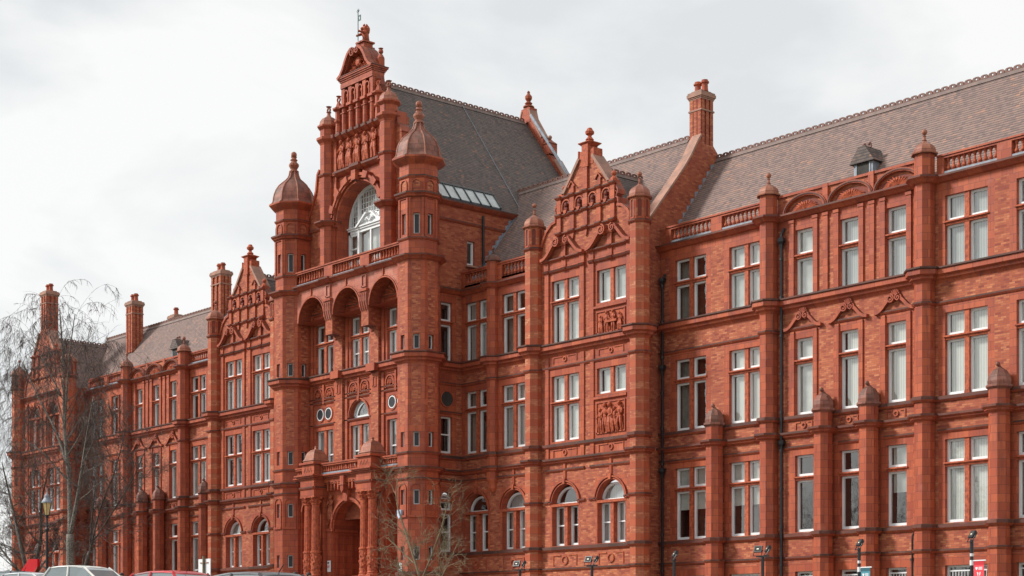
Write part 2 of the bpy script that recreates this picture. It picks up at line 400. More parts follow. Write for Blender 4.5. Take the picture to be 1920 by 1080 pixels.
CORN = lambda z: [(0, z+.05), (.37, z), (.37, z-.06), (.31, z-.09), (.31, z-.26), (.17, z-.32), (.17, z-.40), (.06, z-.46), (0, z-.56)]
LEDGE = lambda z: [(0, z+.04), (.24, z), (.24, z-.08), (.14, z-.14), (.14, z-.18), (0, z-.26)]
STR = lambda z: [(0, z+.02), (.09, z), (.09, z-.06), (.04, z-.12), (0, z-.14)]
SILL = lambda z: [(0, z+.03), (.13, z), (.13, z-.12), (.05, z-.2), (0, z-.2)]
EAVE = lambda z: [(0, z+.06), (.30, z), (.30, z-.07), (.20, z-.13), (.10, z-.22), (0, z-.25)]
def ring(g, x, y, a, prof, mi=1):
    q = ringp(a, prof); k = 3 if len(q) > 7 else 2; lathe(g, x, y, q[:-k], 8, mi=mi); lathe(g, x, y, q[-k-1:], 8, mi=9)
def ringp(a, prof):   # octagon profile of a ring around shaft apothem a, from a moulding profile (top->bottom)
    return [(a+o, z) for o, z in reversed(prof)]
Z0 = 1.0   # foot of the walls
ZT = dict(rail=18.08, c2=17.27, w3t=16.53, t3=15.5, c1=13.86, s12=12.63, w2t=12.2, t2=11.26, w2b=9.13, sill2=9.1, l2=8.45, s1=7.88, w1t=7.5, t1=6.57, w1b=4.41, sill1=4.35, pl=3.43)
def dome(g, cx, cy, a, z, h, over=.13, neck=.06, ball=.11, T=ID, ribs=False, mi=None, fin=True):
    """ogee octagonal dome of apothem a standing at z, h high to the top of its finial"""
    hd = h*.55
    pr = [(a+over*.9, z), (a+over, z+.05), (a+over*.45, z+.07)]
    for t, r in ((.0, 1.0), (.18, .99), (.36, .93), (.54, .80), (.70, .58), (.82, .36), (.92, .20), (1.0, .15)):
        pr.append((max(neck, (a+over*.35)*r), z+.09+(hd-.09)*t))
    lathe(g, cx, cy, pr, 8, T, mi=mi)
    if fin:
        zt = z+hd; q = h-hd
        lathe(g, cx, cy, [(neck, zt), (neck*1.5, zt+q*.05), (neck*.8, zt+q*.12), (neck*.75, zt+q*.35), (neck*1.2, zt+q*.42), (neck*.8, zt+q*.46)], 10, T, oct=False, mi=mi)
        sphere(g, (cx, cy, z+h-ball), ball, T=T, mi=mi)
def octpier(name, cx, cy, a, z0, z1, rings, sg=1, mats=('terracotta', 'moulding', 'dome_tile'), dm=None, niches=None):
    """octagonal pier with moulded rings [(profile fn, z)] and dome (z, h)"""
    g = G(); x = sg*cx
    segs = [(a, z0), (a, z1)]
    lathe(g, x, cy, segs, 8, mi=0)
    for fn, z in rings: ring(g, x, cy, a, fn(z), 1)
    if niches:
        na, nb = niches
        for k in range(8):
            T = Tq(x, cy, a, -pi/2+k*pi/4); hw = a*.414*.52
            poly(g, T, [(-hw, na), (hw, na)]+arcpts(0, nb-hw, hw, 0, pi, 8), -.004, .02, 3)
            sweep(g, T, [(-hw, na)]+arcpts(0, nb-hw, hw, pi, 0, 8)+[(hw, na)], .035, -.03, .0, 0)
            sweep(g, T, [(-hw, na), (hw, na)], -.06, -.03, 0, 0)
    o = ob(name, g, list(mats)+['niche_dark' if niches else 'terracotta'], B)
    if dm:
        gd = G(); dome(gd, x, cy, a, dm[0], dm[1], over=dm[2] if len(dm) > 2 else .13)
        ob('dome', gd, mats[2], o)
    return o
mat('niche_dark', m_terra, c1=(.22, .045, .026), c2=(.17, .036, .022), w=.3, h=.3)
BAL = None; NBAL = 0
def balustrade(T, s0, s1, z0, z1, dep=.26, end=(0, 0), sp=.235, d=.0, panels=None, lead=True):
    """rail, plinth and turned balusters"""
    global BAL, NBAL
    g = G(); dm = d+dep/2
    box(g, T, s0, s1, d-.05, d+dep+.05, z1-.07, z1, 1); box(g, T, s0, s1, d-.01, d+dep+.01, z1-.15, z1-.07, 1)
    box(g, T, s0, s1, d+.0, d+dep, z0-.0, z0+.10, 2 if lead else 0)
    panels = panels or [(s0, s1)]
    cuts = [s0]+[v for p in panels for v in p]+[s1]
    for a, b in zip(cuts[::2], cuts[1::2]):
        if b-a > .01: box(g, T, a, b, d-.02, d+dep+.02, z0+.0, z1-.14, 0)
    pos = []
    for a, b in panels:
        n = max(1, round((b-a)/sp)); pos += [a+(b-a)*(i+.5)/n for i in range(n)]
    o = ob('balustrade', g, ['terracotta', 'moulding', 'lead'], B)
    H = z1-z0-.25
    prof = [(.075, 0), (.075, .06), (.04, .09), (.055, .13), (.085, .22), (.08, .30), (.05, .45), (.036, .62), (.036, .72), (.06, .76), (.045, .80), (.07, .86), (.075, .9), (.075, 1.0)]
    if BAL is None:
        gb = G(); lathe(gb, 0, 0, [(r, z) for r, z in prof], 10, oct=False); me = ob('baluster', gb, 'carving', None, smooth=False); BAL = me.data; bpy.data.objects.remove(me)
    rest = []
    for s in pos:
        if NBAL < 96:
            b = bpy.data.objects.new('baluster', BAL); link(b, o); b.location = T(s, dm, z0+.10); b.scale = (1, 1, H); NBAL += 1
        else: rest.append(s)
    if rest:
        gb = G()
        for s in rest:
            x, y, z = T(s, dm, z0+.1); lathe(gb, x, y, [(r, z+h*H) for r, h in prof[::2]+[prof[-1]]], 6, oct=False)
        r = ob('balusters', gb, 'carving', o); r['kind'] = 'stuff'
    return o
def winzones(s0, s1, zb, zt, j=.28, h=.36, bay=1):
    return [(s0-j, s1+j, zb, zt+h, bay)]
def op(s0, s1, z0, z1, arch=False, rd=.25): return dict(s0=s0, s1=s1, z0=z0, z1=z1, arch=arch, rd=rd)
def opanel(g, T, s0, s1, z0, z1, mi=1):
    """raised frame panel with a ring in the middle"""
    t = .05; zc = (z0+z1)/2; cx = (s0+s1)/2; r = min((z1-z0)*.42, .22)
    for a, b in ((s0, cx-r-.06), (cx+r+.06, s1)):
        box(g, T, a, b, -.035, 0, z1-t, z1, mi); 
    box(g, T, s0, s0+t, -.035, 0, z0, z1-t, mi); box(g, T, s1-t, s1, -.035, 0, z0, z1-t, mi)
    sweep(g, T, arcpts(cx, zc, r, 0, 2*pi, 20), .06, -.05, 0, mi)
def swan(g, T, c, z, hw, h, t=.09, mi=1, shell=True, d=-.16):
    """swan necked pediment with scrolls"""
    for sg in (-1, 1):
        P = []
        for i in range(15):
            u = i/14; P.append((c+sg*(hw-(hw-.20)*u), z+h*(.5-.5*cos(pi*min(1, u**1.25*1.03)))*.80+h*.04))
        ce = (c+sg*.17, P[-1][1]-.02)
        sweep(g, T, P, -sg*t*-1.0, d, 0, mi); sweep(g, T, [(p[0], p[1]-.05*1) for p in P], sg*t*.7, d*.6, 0, mi)
        sweep(g, T, spiral(ce[0], ce[1]-.02, .155, pi/2, 1.6, sg*1), .045, d-.03, 0, mi)
        poly(g, T, arcpts(ce[0], ce[1]-.02, .14, 0, 2*pi, 16)[:-1], d+.05, 0, mi)
    if shell:
        for k in range(7):
            a = pi*(.12+.76*k/6); b = (c+.05*cos(a), z+h*.93+.03*sin(a)); e = (c+.2*cos(a), z+h*.93+.26*sin(a))
            tube(g, [(b[0], d*.6, b[1]), (e[0], d*.5, e[1])], [.02, .035], 6, T, mi)
            sphere(g, (e[0], d*.5, e[1]), .036, T=T, n=6, m=4, mi=mi)
def blindpick(seq): 
    seq.append(seq.pop(0)); return seq[-1]
def wing(sg):
    """outer wing: U 17.45 .. 37.4"""
    T = Tf(0, sg); z = ZT
    g = G(); ops = []; zones = []; hw = .91
    AB = [19.24, 22.37]; DE = [33.0, 36.0]; TH = [25.46, 27.70, 29.92]
    for c in AB+DE:
        for (b, t) in ((z['c1'], z['w3t']), (z['w2b'], z['w2t']), (z['w1b'], z['w1t'])):
            ops.append(op(c-hw, c+hw, b, t)); zones += winzones(c-hw, c+hw, b, t)
    for c in TH:
        for (b, t) in ((z['c1'], z['w3t']+.05), (z['w2b'], z['w2t']), (z['w1b'], z['w1t'])):
            ops.append(op(c-.47, c+.47, b, t)); zones += winzones(c-.47, c+.47, b, t, j=.3)
    for c in AB+DE+TH:
        h = .91 if c in AB+DE else .47
        ops.append(op(c-h, c+h, 1.55, 2.83)); zones += winzones(c-h, c+h, 1.55, 2.83, h=.34)
    zones = [(17.4, 37.5, 16.75, 17.3, 1), (17.4, 37.5, 8.2, 8.5, 1)]+zones
    wall(g, T, 17.43, 37.45, Z0, 17.3, ops, zones)
    ob('wall', g, ['brick', 'terracotta'], B)
    # windows
    if sg == 1:
        K3 = {19.24: 'curtain', 22.37: 'plain', 33.0: 'grey', 36.0: 'grey'}; K2 = {19.24: 'curtain', 22.37: 'slats', 33.0: 'slats', 36.0: 'slats'}; K1 = {19.24: 'half', 22.37: 'half', 33.0: 'slats', 36.0: 'slats'}
    else:
        K3 = {19.24: 'grey', 22.37: 'curtain', 33.0: None, 36.0: 'grey'}; K2 = {19.24: 'plain', 22.37: 'slats', 33.0: 'grey', 36.0: 'grey'}; K1 = {19.24: None, 22.37: 'grey', 33.0: 'grey', 36.0: None}
    for c in AB+DE:
        window(T, c-hw, c+hw, z['c1'], z['w3t'], (c,), (z['t3'],), kind=K3[c])
        window(T, c-hw, c+hw, z['w2b'], z['w2t'], (c,), (z['t2'],), kind=K2[c])
        window(T, c-hw, c+hw, z['w1b'], z['w1t'], (c,), (z['t1'],), kind=K1[c])
    kk = [['plain', 'plain', None], ['grey', 'slats', None], ['grey', 'slats', 'half']]
    for i, c in enumerate(TH):
        window(T, c-.47, c+.47, z['c1'], z['w3t']+.05, (), (z['t3'],), kind=kk[i][0])
        window(T, c-.47, c+.47, z['w2b'], z['w2t'], (), (z['t2'],), kind=kk[i][1])
        window(T, c-.47, c+.47, z['w1b'], z['w1t'], (), (z['t1'],), kind=kk[i][2])
    for c in AB+DE+TH:
        if sg == 1 or c > 30:
            h = .91 if c in AB+DE else .47; w = window(T, c-h, c+h, 1.55, 2.83, (), (), kind=None)
            if sg == 1:
                gb = G()
                for i in range(int(h*2/.13)): tube(gb, [(c-h+.1+i*.13, .17, 1.6), (c-h+.1+i*.13, .17, 2.62)], .014, 5, T)
                box(gb, T, c-h, c+h, .15, .19, 2.6, 2.65); ob('window_bars', gb, 'white_paint', w)
    # mouldings between the piers
    P = [17.43, 23.8, 31.35, 37.45]
    g = G()
    for a, b in zip(P, P[1:]):
        band(g, T, a, b, CORN(z['c1'])); band(g, T, a, b, EAVE(z['c2'])); band(g, T, a, b, LEDGE(z['l2'])); band(g, T, a, b, SILL(z['sill1']))
        band(g, T, a, b, [(0, z['pl']), (.06, z['pl']-.06), (.06, z['pl']-.1), (.02, z['pl']-.12), (.02, Z0), (0, Z0)] if False else STR(z['pl']))
        band(g, T, a, b, SILL(z['sill2']))
        for e0, e1 in ([(a, b)] if not (a > 23 and a < 24) else [(24.1, 24.7), (30.7, 31.1)]): band(g, T, e0, e1, STR(z['s12']))
        for e0, e1 in ([(17.43, 20.5), (21.25, 23.4)] if a < 18 else [(24.2, 26.2), (27.2, 28.4), (29.4, 31.0)] if a < 24 else [(31.8, 34.2), (35.0, 37.4)]):
            band(g, T, e0, e1, STR(z['s1']))
    ob('cornice', g, 'moulding', B)
    # balustraded parapets
    bz = 17.34
    for a, b, pn in ((17.8, 23.45, [(18.1, 20.45), (21.05, 23.35)]), (31.75, 37.2, [(32.05, 34.3), (34.9, 37.1)])):
        balustrade(T, a, b, bz, z['rail'], panels=pn)
    g = G(); box(g, T, 17.43, 17.82, -.0, .30, 17.3, z['rail']+.04); ob('parapet', g, ['brick'], B)
    # solid parapet with three lunettes over the middle bay
    g = G(); wall(g, T, 24.1, 31.05, 17.32, 18.02, (), [(26.48, 26.68, 17.3, 18.1, 1), (28.7, 28.9, 17.3, 18.1, 1)]); box(g, T, 24.1, 31.05, .004, .3, 17.32, 18.02, 0)
    box(g, T, 24.1, 31.05, -.07, .34, 18.02, 18.12, 2); box(g, T, 26.45, 26.71, -.1, -.001, 17.34, 18.13, 1); box(g, T, 28.67, 28.93, -.1, -.001, 17.34, 18.13, 1)
    for c in TH:
        c2 = c+.12
        sweep(g, T, arcpts(c2, 17.26, .98, pi*.98, .02*pi, 20, .60), .12, -.16, 0, 2); sweep(g, T, arcpts(c2, 17.26, 1.02, pi*.98, .02*pi, 20, .64), .045, -.19, 0, 9)
        poly(g, T, arcpts(c2, 17.28, .82, pi, 0, 16, .46), -.012, 0, 4)
        rr = random.Random(int(c*10))
        for k in range(13):
            a = pi*(k+.5)/13; rr2 = .62+.1*rr.random()
            tube(g, [(c2+.1*cos(a), -.05, 17.32+.05*sin(a)), (c2+rr2*.6*cos(a), -.09, 17.32+rr2*.34*sin(a)), (c2+rr2*cos(a+.12), -.05, 17.3+rr2*.56*sin(a))], [.02, .045, .02], 5, T, 3)
    ob('parapet', g, ['brick', 'terracotta', 'moulding', 'carving', 'niche_dark'], B)
    # middle bay dressings
    g = G()
    for c in TH:
        for e in (-.60, .60): box(g, T, c+e-.11, c+e+.11, -.07, 0, z['c1']+.05, 16.98, 0); box(g, T, c+e-.14, c+e+.14, -.1, 0, 16.88, 17.0, 1)
        if c < 29:
            m = c+1.11; box(g, T, m-.12, m+.12, -.07, 0, z['c1']+.05, 16.98, 0); box(g, T, m-.15, m+.15, -.1, 0, 16.88, 17.0, 1)
        for e in (-.58, .58): box(g, T, c+e-.10, c+e+.10, -.06, 0, z['sill2'], 12.5, 0)
        band(g, T, c-.72, c+.72, STR(12.66), 1)
        swan(g, T, c, 12.64, .94, .56, t=.12)
        opanel(g, T, c-.44, c+.44, 8.55, 8.84, 0)
    ob('window_dressing', g, ['terracotta', 'moulding'], B)
    # piers
    rings = [(CORN, z['c1']), (EAVE, z['c2']), (STR, z['s12']), (SILL, z['sill2']), (LEDGE, z['l2']), (SILL, z['sill1']), (STR, z['pl'])]
    for c in (23.78, 31.33):
        octpier('pier', c, -.20, .355, Z0, 18.2, rings, sg, mats=('terracotta', 'moulding', 'dome_pink'), dm=(18.15, .98, .12))
    for c in (20.95, 26.70, 28.90, 34.62):
        g = G(); x = sg*c
        lathe(g, x, -.36, [(.35, Z0), (.35, 9.2)], 8, mi=0)
        for fn, q in ((LEDGE, z['l2']), (SILL, z['sill1']), (STR, z['pl'])): ring(g, x, -.36, .35, fn(q), 1)
        lathe(g, x, -.36, [(.39, 3.3), (.39, Z0)][::-1], 8, mi=0)
        o = ob('buttress', g, ['terracotta', 'moulding'], B)
        gd = G(); lathe(gd, x, -.36, [(.35, 9.02), (.44, 9.1), (.44, 9.18), (.38, 9.2), (.39, 9.32), (.35, 9.52), (.25, 9.69), (.12, 9.78), (.07, 9.84)], 8)
        tube(gd, [(x, -.36, 9.8), (x, -.40, 9.9), (x, -.46, 9.95)], [.075, .06, .07], 8); sphere(gd, (x, -.46, 9.93), .085); ob('dome', gd, 'dome_tile', o)
    # roof slopes
    g = G(); y0, zr0, y1, zr1 = .35, 17.25, 3.75, 21.86; xe = 42.0 if sg < 0 else 46
    g.face([(sg*16.9, y0, zr0), (sg*xe, y0, zr0), (sg*xe, y1, zr1), (sg*16.9, y1, zr1)]); g.face([(sg*16.9, 2*y1-y0, zr0), (sg*xe, 2*y1-y0, zr0), (sg*xe, y1, zr1), (sg*16.9, y1, zr1)])
    o = ob('roof', g, 'roof_tile', B); ridge(o, (sg*17.35, y1, zr1), (sg*xe, y1, zr1))
    g = G(); wall(g, lambda s, d, zz: (sg*s, 7.2-d, zz), 17, 37.45, Z0, 17.3, (), ()); ob('wall', g, ['brick'], B)
def ridge(o, a, b, sp=.36):
    """crested ridge tiles with a hole in each crest"""
    a = Vector(a); b = Vector(b); n = int((b-a).length/sp); d = (b-a)/n; g = G(); dn = d.normalized(); up = Vector((0, 0, 1)); sd = dn.cross(up)
    T = lambda s, q, z: tuple(a+dn*s+sd*q+up*z)
    Lg = (b-a).length
    for q in (-1, 1): g.add([T(0, q*.16, -.16), T(Lg, q*.16, -.16), T(Lg, 0, .06), T(0, 0, .06)], [(0, 1, 2, 3)], 1)
    for i in range(n):
        s = i*sp+.02; w = (b-a).length/n-.04; s = i*(b-a).length/n+.02
        pts = [(s, .04), (s, .15), (s+.06, .20), (s+w-.06, .20), (s+w, .15), (s+w, .04)]
        for q0, q1 in (((s, .03), (s+w*.36, .03)),):
            pass
        poly(g, T, [(s, .03), (s+w*.34, .03), (s+w*.34, .19), (s+.05, .19), (s, .14)], -.03, .03, 0)
        poly(g, T, [(s+w*.66, .03), (s+w, .03), (s+w, .14), (s+w-.05, .19), (s+w*.66, .19)], -.03, .03, 0)
        box(g, T, s+w*.34, s+w*.66, -.03, .03, .03, .07, 0); box(g, T, s+w*.34, s+w*.66, -.03, .03, .15, .20, 0)
    return ob('ridge_tiles', g, ['ridge', 'ridge_base'], o)
def figure(g, T, s, z, h, d=-.06, lean=0, mi=0, arm=1, drape=True, k=0):
    """a draped figure in relief"""
    r = random.Random(k); hd = h/7.2
    sphere(g, (s+lean*.3, d-hd*.3, z+h-hd*.55), hd*.42, hd*.5, hd*.58, T, 8, 6, mi)
    sphere(g, (s+lean*.33, d-hd*.2, z+h-hd*.35), hd*.5, hd*.5, hd*.42, T, 8, 5, mi)
    tube(g, [(s+lean*.28, d-hd*.1, z+h-hd*1.15), (s+lean*.25, d, z+h-hd*1.5)], hd*.2, 6, T, mi)
    sphere(g, (s+lean*.2, d, z+h-hd*2.1), hd*.85, hd*.55, hd*.95, T, 10, 6, mi)
    sphere(g, (s+lean*.1, d, z+h-hd*3.2), hd*.62, hd*.5, hd*.9, T, 8, 6, mi)
    if drape:
        for q in range(6):
            u = (q-2.5)/2.5; x0 = s+u*hd*.55; x1 = s+u*hd*(1.0+.2*r.random())+r.uniform(-.3, .3)*hd
            tube(g, [(x0, d, z+h-hd*3.0), (x0*.5+x1*.5+r.uniform(-.2, .2)*hd, d-hd*.25, z+h-hd*4.8), (x1, d-hd*.1, z+hd*.1)], [hd*.3, hd*.36, hd*.24], 6, T, mi)
    else:
        for q in (-1, 1): tube(g, [(s+q*hd*.35, d, z+h-hd*3.6), (s+q*hd*.5+r.uniform(-.3, .3)*hd, d-hd*.3, z+hd*1.9), (s+q*hd*.6, d, z+hd*.1)], [hd*.48, hd*.34, hd*.22], 6, T, mi)
    for q in (-1, 1):
        e = (s+q*hd*(1.25 if arm != q else .9), d-hd*.35, z+h-hd*2.9); hnd = (s+q*hd*(.2+.9*r.random()), d-hd*.7, z+h-hd*(3.3-1.2*r.random()))
        tube(g, [(s+lean*.2+q*hd*.8, d, z+h-hd*1.75), e, hnd], [hd*.27, hd*.23, hd*.14], 6, T, mi)
def arch_surround(g, T, cx, z, r, t=.13, key=True, mi=1, d=-.09):
    sweep(g, T, arcpts(cx, z, r+t+.02, pi, 0, 22), -.06, d, 0, mi); sweep(g, T, arcpts(cx, z, r+.05, pi, 0, 22), -.055, d*.5, 0, mi)
    if key: poly(g, T, [(cx-.07, z+r-.02), (cx+.07, z+r-.02), (cx+.10, z+r+t+.1), (cx-.10, z+r+t+.1)], d-.04, 0, mi)
WG = -1.45
def gablebay(sg, cen=14.28, pav=False):
    T = Tf(WG, sg); g = G(); c = cen; wl, wr = c-1.41, c+1.58   # window centres
    if sg < 0 or pav: wl, wr = c-1.5, c+1.5
    rel = sg > 0 and not pav
    hw = .91; ops = []; zones = [(c-3.5, c+3.5, 16.75, 17.5, 1)]
    z3t, z2t = 16.46, 12.12
    for w in (wl, wr):
        zones += [(w-hw-.28, w+hw+.28, 13.6, 17.0, 1), (w-hw-.28, w+hw+.28, 8.3, 13.2, 1)]
        ops.append(op(w-.88, w+.88, 4.36, 6.28, arch=True, rd=.38)); zones += [(w-.80-.2, w+.8+.2, 4.3, 7.3, 1)]
    oL3 = op(wl-hw, wl+hw, 13.55, z3t); 
    if pav: ops += [op(w-hw, w+hw, 13.55, 15.75, arch=True, rd=.4) for w in (wl, wr)]
    else: ops += [oL3, op(wr-hw, wr+hw, 15.0 if rel else 13.55, z3t)]
    ops += [op(wl-hw, wl+hw, 9.12, z2t), op(wr-hw, wr+hw, 10.97 if rel else 9.12, z2t)]
    wall(g, T, c-3.42, c+3.42, Z0, 17.5, ops, zones)
    x_in = c+3.42 if not pav else c-3.42
    if not pav: wall(g, Ts(17.43, sg), WG+.2, 0.0, Z0, 18.0, (), ()); 
    else:
        wall(g, lambda s, d, z: (-sg*0+sg*(c-3.6+d), s, z), WG+.2, 0, Z0, 17.5, (), ()); wall(g, Ts(c+3.9, sg), WG, 7.2, Z0, 17.5, (), ())
    ob('wall', g, ['brick', 'terracotta'], B)
    if pav:
        for w in (wl, wr): window(T, w-hw, w+hw, 13.55, 15.75, (w,), (), arch=True, rd=.4, kind='grey')
    else:
        window(T, wl-hw, wl+hw, 13.55, z3t, (wl,), (15.45,), kind='plain' if sg > 0 else 'slats'); window(T, wr-hw, wr+hw, 15.0, z3t, (wr,), (), kind='plain') if sg > 0 else window(T, wr-hw, wr+hw, 13.55, z3t, (wr,), (15.45,), kind='grey')
    window(T, wl-hw, wl+hw, 9.12, z2t, (wl,), (10.85,), kind='slats' if sg > 0 else 'grey')
    window(T, wr-hw, wr+hw, 10.97 if rel else 9.12, z2t, (wr,), () if rel else (10.85,), kind='plain' if sg > 0 else None)
    for w in (wl, wr): window(T, w-.88, w+.88, 4.36, 6.17, (w,), (), arch=True, rd=.38, kind='curtain' if w == wl else 'grey', sash=True)
    # mouldings
    g = G(); a, b = c-3.42, c+3.42
    for fn, q in ((CORN, 13.55), (LEDGE, 8.32), (STR, 12.55), (SILL, 9.0), (SILL, 4.3), (STR, 3.35)): band(g, T, a, b, fn(q), 1)
    for w in (wl, wr):
        arch_surround(g, T, w, 6.28, .88); band(g, T, w-1.35, w-.85, STR(6.4), 1); band(g, T, w+.85, w+1.35, STR(6.4), 1)
        band(g, T, w-1.3, w+1.3, STR(7.85), 1); box(g, T, w-.07, w+.07, -.06, 0, 7.3, 8.1, 0)
        for e in (-1.18, 1.18): box(g, T, w+e-.13, w+e+.13, -.08, 0, 13.6, 16.9, 0); box(g, T, w+e-.12, w+e+.12, -.06, 0, 8.3, 13.0, 0)
        opanel(g, T, w-.8, w+.8, 12.68, 12.98, 0); opanel(g, T, w-.8, w+.8, 8.42, 8.75, 0); opanel(g, T, w-.8, w+.8, 3.45, 3.95, 0)
        if pav: arch_surround(g, T, w, 15.75, hw)
    ob('cornice', g, ['terracotta', 'moulding'], B)
    if rel:
        for k, (z0, z1, sq) in enumerate(((13.62, 14.62, 4), (9.2, 10.6, 5))):
            g = G(); s0, s1 = wr-hw, wr+hw
            sweep(g, T, [(s0, z0), (s0, z1), (s1, z1), (s1, z0), (s0, z0)], -.06, -.05, 0, 1)
            poly(g, T, [(s0, z0), (s1, z0), (s1, z1), (s0, z1)], -.006, .0, 0)
            band(g, T, s0-.12, s1+.12, [(0, z1+.28), (.1, z1+.24), (.1, z1+.14), (0, z1+.08)], 1)
            for i in range(sq):
                figure(g, T, s0+.2+(s1-s0-.4)*i/(sq-1)*(.85)+.1, z0+.02, (z1-z0)*(.93 if i % 3 else .78), drape=(i+k) % 3 == 0, arm=(-1)**i, k=i+k*9)
            if k == 0: box(g, T, s0+.7, s1-.45, -.16, 0, z0+.42, z0+.52, 0)
            ob('relief_panel', g, ['carving', 'moulding'], B)
    # entablature and swan necks
    g = G(); n = 2
    if not pav:
        for w in (wl, wr):
            a, b = w-1.34, w+1.34
            for s0, s1, o in ((a, a+.3, .10), (a+.3, w-.13, .04), (w-.13, w+.13, .10), (w+.13, b-.3, .04), (b-.3, b, .10)):
                box(g, T, s0, s1, -o, 0, 16.95, 17.36, 0)
                band(g, T, s0, s1, [(o, 16.98), (o+.09, 16.95), (o+.05, 16.86), (o, 16.83), (0, 16.83)], 1); band(g, T, s0, s1, [(0, 17.50), (o+.14, 17.44), (o+.14, 17.39), (o+.05, 17.33), (0, 17.33)], 1)
            box(g, T, w-.13, w+.13, -.12, 0, 17.45, 18.05, 0); band(g, T, w-.2, w+.2, [(0, 18.12), (.2, 18.1), (.15, 17.96), (0, 17.94)], 1)
            for q in (-1, 1):
                P = []
                for i in range(17):
                    u = i/16; P.append((w+q*(1.40-1.08*u), 17.52+.74*(.5-.5*cos(pi*u**1.15))))
                sweep(g, T, P, q*.13, -.30, 0, 1); sweep(g, T, [(p[0], p[1]-.10) for p in P], q*.08, -.20, 0, 1)
                ce = (w+q*.34, 18.13); sweep(g, T, spiral(ce[0], ce[1], .21, pi/2, 1.7, q), .055, -.34, 0, 1); poly(g, T, arcpts(ce[0], ce[1], .19, 0, 2*pi, 18)[:-1], -.26, 0, 1)
    else:
        band(g, T, c-3.4, c+3.4, EAVE(17.4), 1)
    ob('pediment', g, ['terracotta', 'moulding'], B)
    # dutch gable
    g = G()
    pts = [(c-3.0, 17.4), (c+3.0, 17.4)]
    arcR = [(c+2.95-.02*i*0, 17.4) for i in range(0)]
    out = [(3.0, 17.4), (2.98, 17.9), (2.86, 18.3), (2.6, 18.75), (2.25, 19.02), (1.98, 19.08), (1.98, 19.4), (1.78, 19.5), (1.82, 19.75), (1.72, 20.0), (1.62, 20.22)]
    if pav: top = [(1.62, 20.3), (1.2, 20.9), (.8, 21.6), (.62, 21.9)]
    else: top = [(1.42, 20.24), (.40, 21.55)]
    o2 = out+top
    pts = [(c+x, z) for x, z in o2]+[(c-x, z) for x, z in reversed(o2)]
    poly(g, T, pts, 0, .5, 0)
    cop = [(c+x, z) for x, z in out[:6]]; sweep(g, T, cop, -.12, -.08, .58, 2); sweep(g, T, [(2*c-p[0], p[1]) for p in cop], .12, -.08, .58, 2)
    for q in (-1, 1):
        sweep(g, T, [(c+q*2.0, 19.1), (c+q*2.0, 19.42), (c+q*1.85, 19.5)], -q*.08, -.06, .5, 2)
        sweep(g, T, spiral(c+q*1.86, 19.66, .17, -pi/2, 1.4, q), .04, -.06, .3, 2)
        sweep(g, T, [(c+q*1.98, 19.62), (c+q*1.98, 19.8), (c+q*1.84, 19.98), (c+q*1.72, 20.2)], -q*.07, -.04, .4, 2)
        tt = [(c+q*1.46, 20.22), (c+q*.38, 21.62)] if not pav else [(c+q*1.55, 20.3), (c+q*1.1, 20.95), (c+q*.7, 21.7)]
        sweep(g, T, tt, -q*.13, -.10, .60, 3)
        lathe(g, 0, 0, [(.0, 0)], 4) if False else None
    pl = [-1.74, -.87, 0, .87, 1.74] if not pav else [-1.7, -.95, .95, 1.7]
    for i, p in enumerate(pl):
        w = .13; zt = 20.15 if abs(p) > .1 or pav else 21.5
        box(g, T, c+p-w, c+p+w, -.10, 0, 18.5, zt, 1)
        if abs(p) < 1.6: poly(g, T, [(c+p-.05, 18.16), (c+p+.05, 18.16), (c+p+w, 18.5), (c+p-w, 18.5)], -.08, 0, 2)
        if .5 < abs(p) < 1.5 and not pav:
            poly(g, T, [(c+p-.1, 20.2), (c+p+.1, 20.2), (c+p+.1, 20.55), (c+p, 20.68), (c+p-.1, 20.55)], -.08, 0, 1)
            sweep(g, T, [(c+p-.2, 20.48), (c+p, 20.72), (c+p+.2, 20.48)], .05, -.14, 0, 2)
    for zb in (18.5, 19.32, 20.12):
        xs = [-1.74]+[p for p in pl[1:-1]]+[1.74]
        band(g, T, c-1.95, c+1.95, [(0, zb+.08), (.11, zb+.06), (.11, zb+.01), (.05, zb-.04), (0, zb-.05)], 2)
        for p in pl: band(g, T, c+p-.17, c+p+.17, [(0, zb+.10), (.21, zb+.08), (.21, zb+.02), (.14, zb-.05), (0, zb-.07)], 2)
    if not pav:
        for p in (-1.3, -.435, .435, 1.3):
            zc = 19.78; r = .20
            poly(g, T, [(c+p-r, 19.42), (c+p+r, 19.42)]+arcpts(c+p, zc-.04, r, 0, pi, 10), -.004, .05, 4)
            sweep(g, T, [(c+p-r-.03, 19.5)]+arcpts(c+p, zc-.04, r+.03, pi, 0, 12)+[(c+p+r+.03, 19.5)], .06, -.07, 0, 1)
            sphere(g, (c+p+.02, -.07, zc-.02), .10, .09, .12, T, 8, 6, 4); sphere(g, (c+p, -.04, zc-.2), .13, .08, .1, T, 8, 5, 4)
            poly(g, T, [(c+p-.05, 19.36), (c+p+.05, 19.36), (c+p+.13, 19.52), (c+p-.13, 19.52)], -.14, 0, 1)
    o = ob('gable', g, ['brick', 'terracotta', 'moulding', 'coping', 'niche_dark'], B)
    for q in (-1, 1):
        g = G()
        x, y = sg*(c+q*1.6), WG+.15
        box(g, T, c+q*1.6-.2, c+q*1.6+.2, -.1, .35, 20.18, 20.3, 0); lathe(g, x, y, [(.17, 20.3), (.15, 20.38), (.05, 20.5), (.05, 20.54)], 8); sphere(g, (x, y, 20.62), .12); ob('finial', g, 'carving', o)
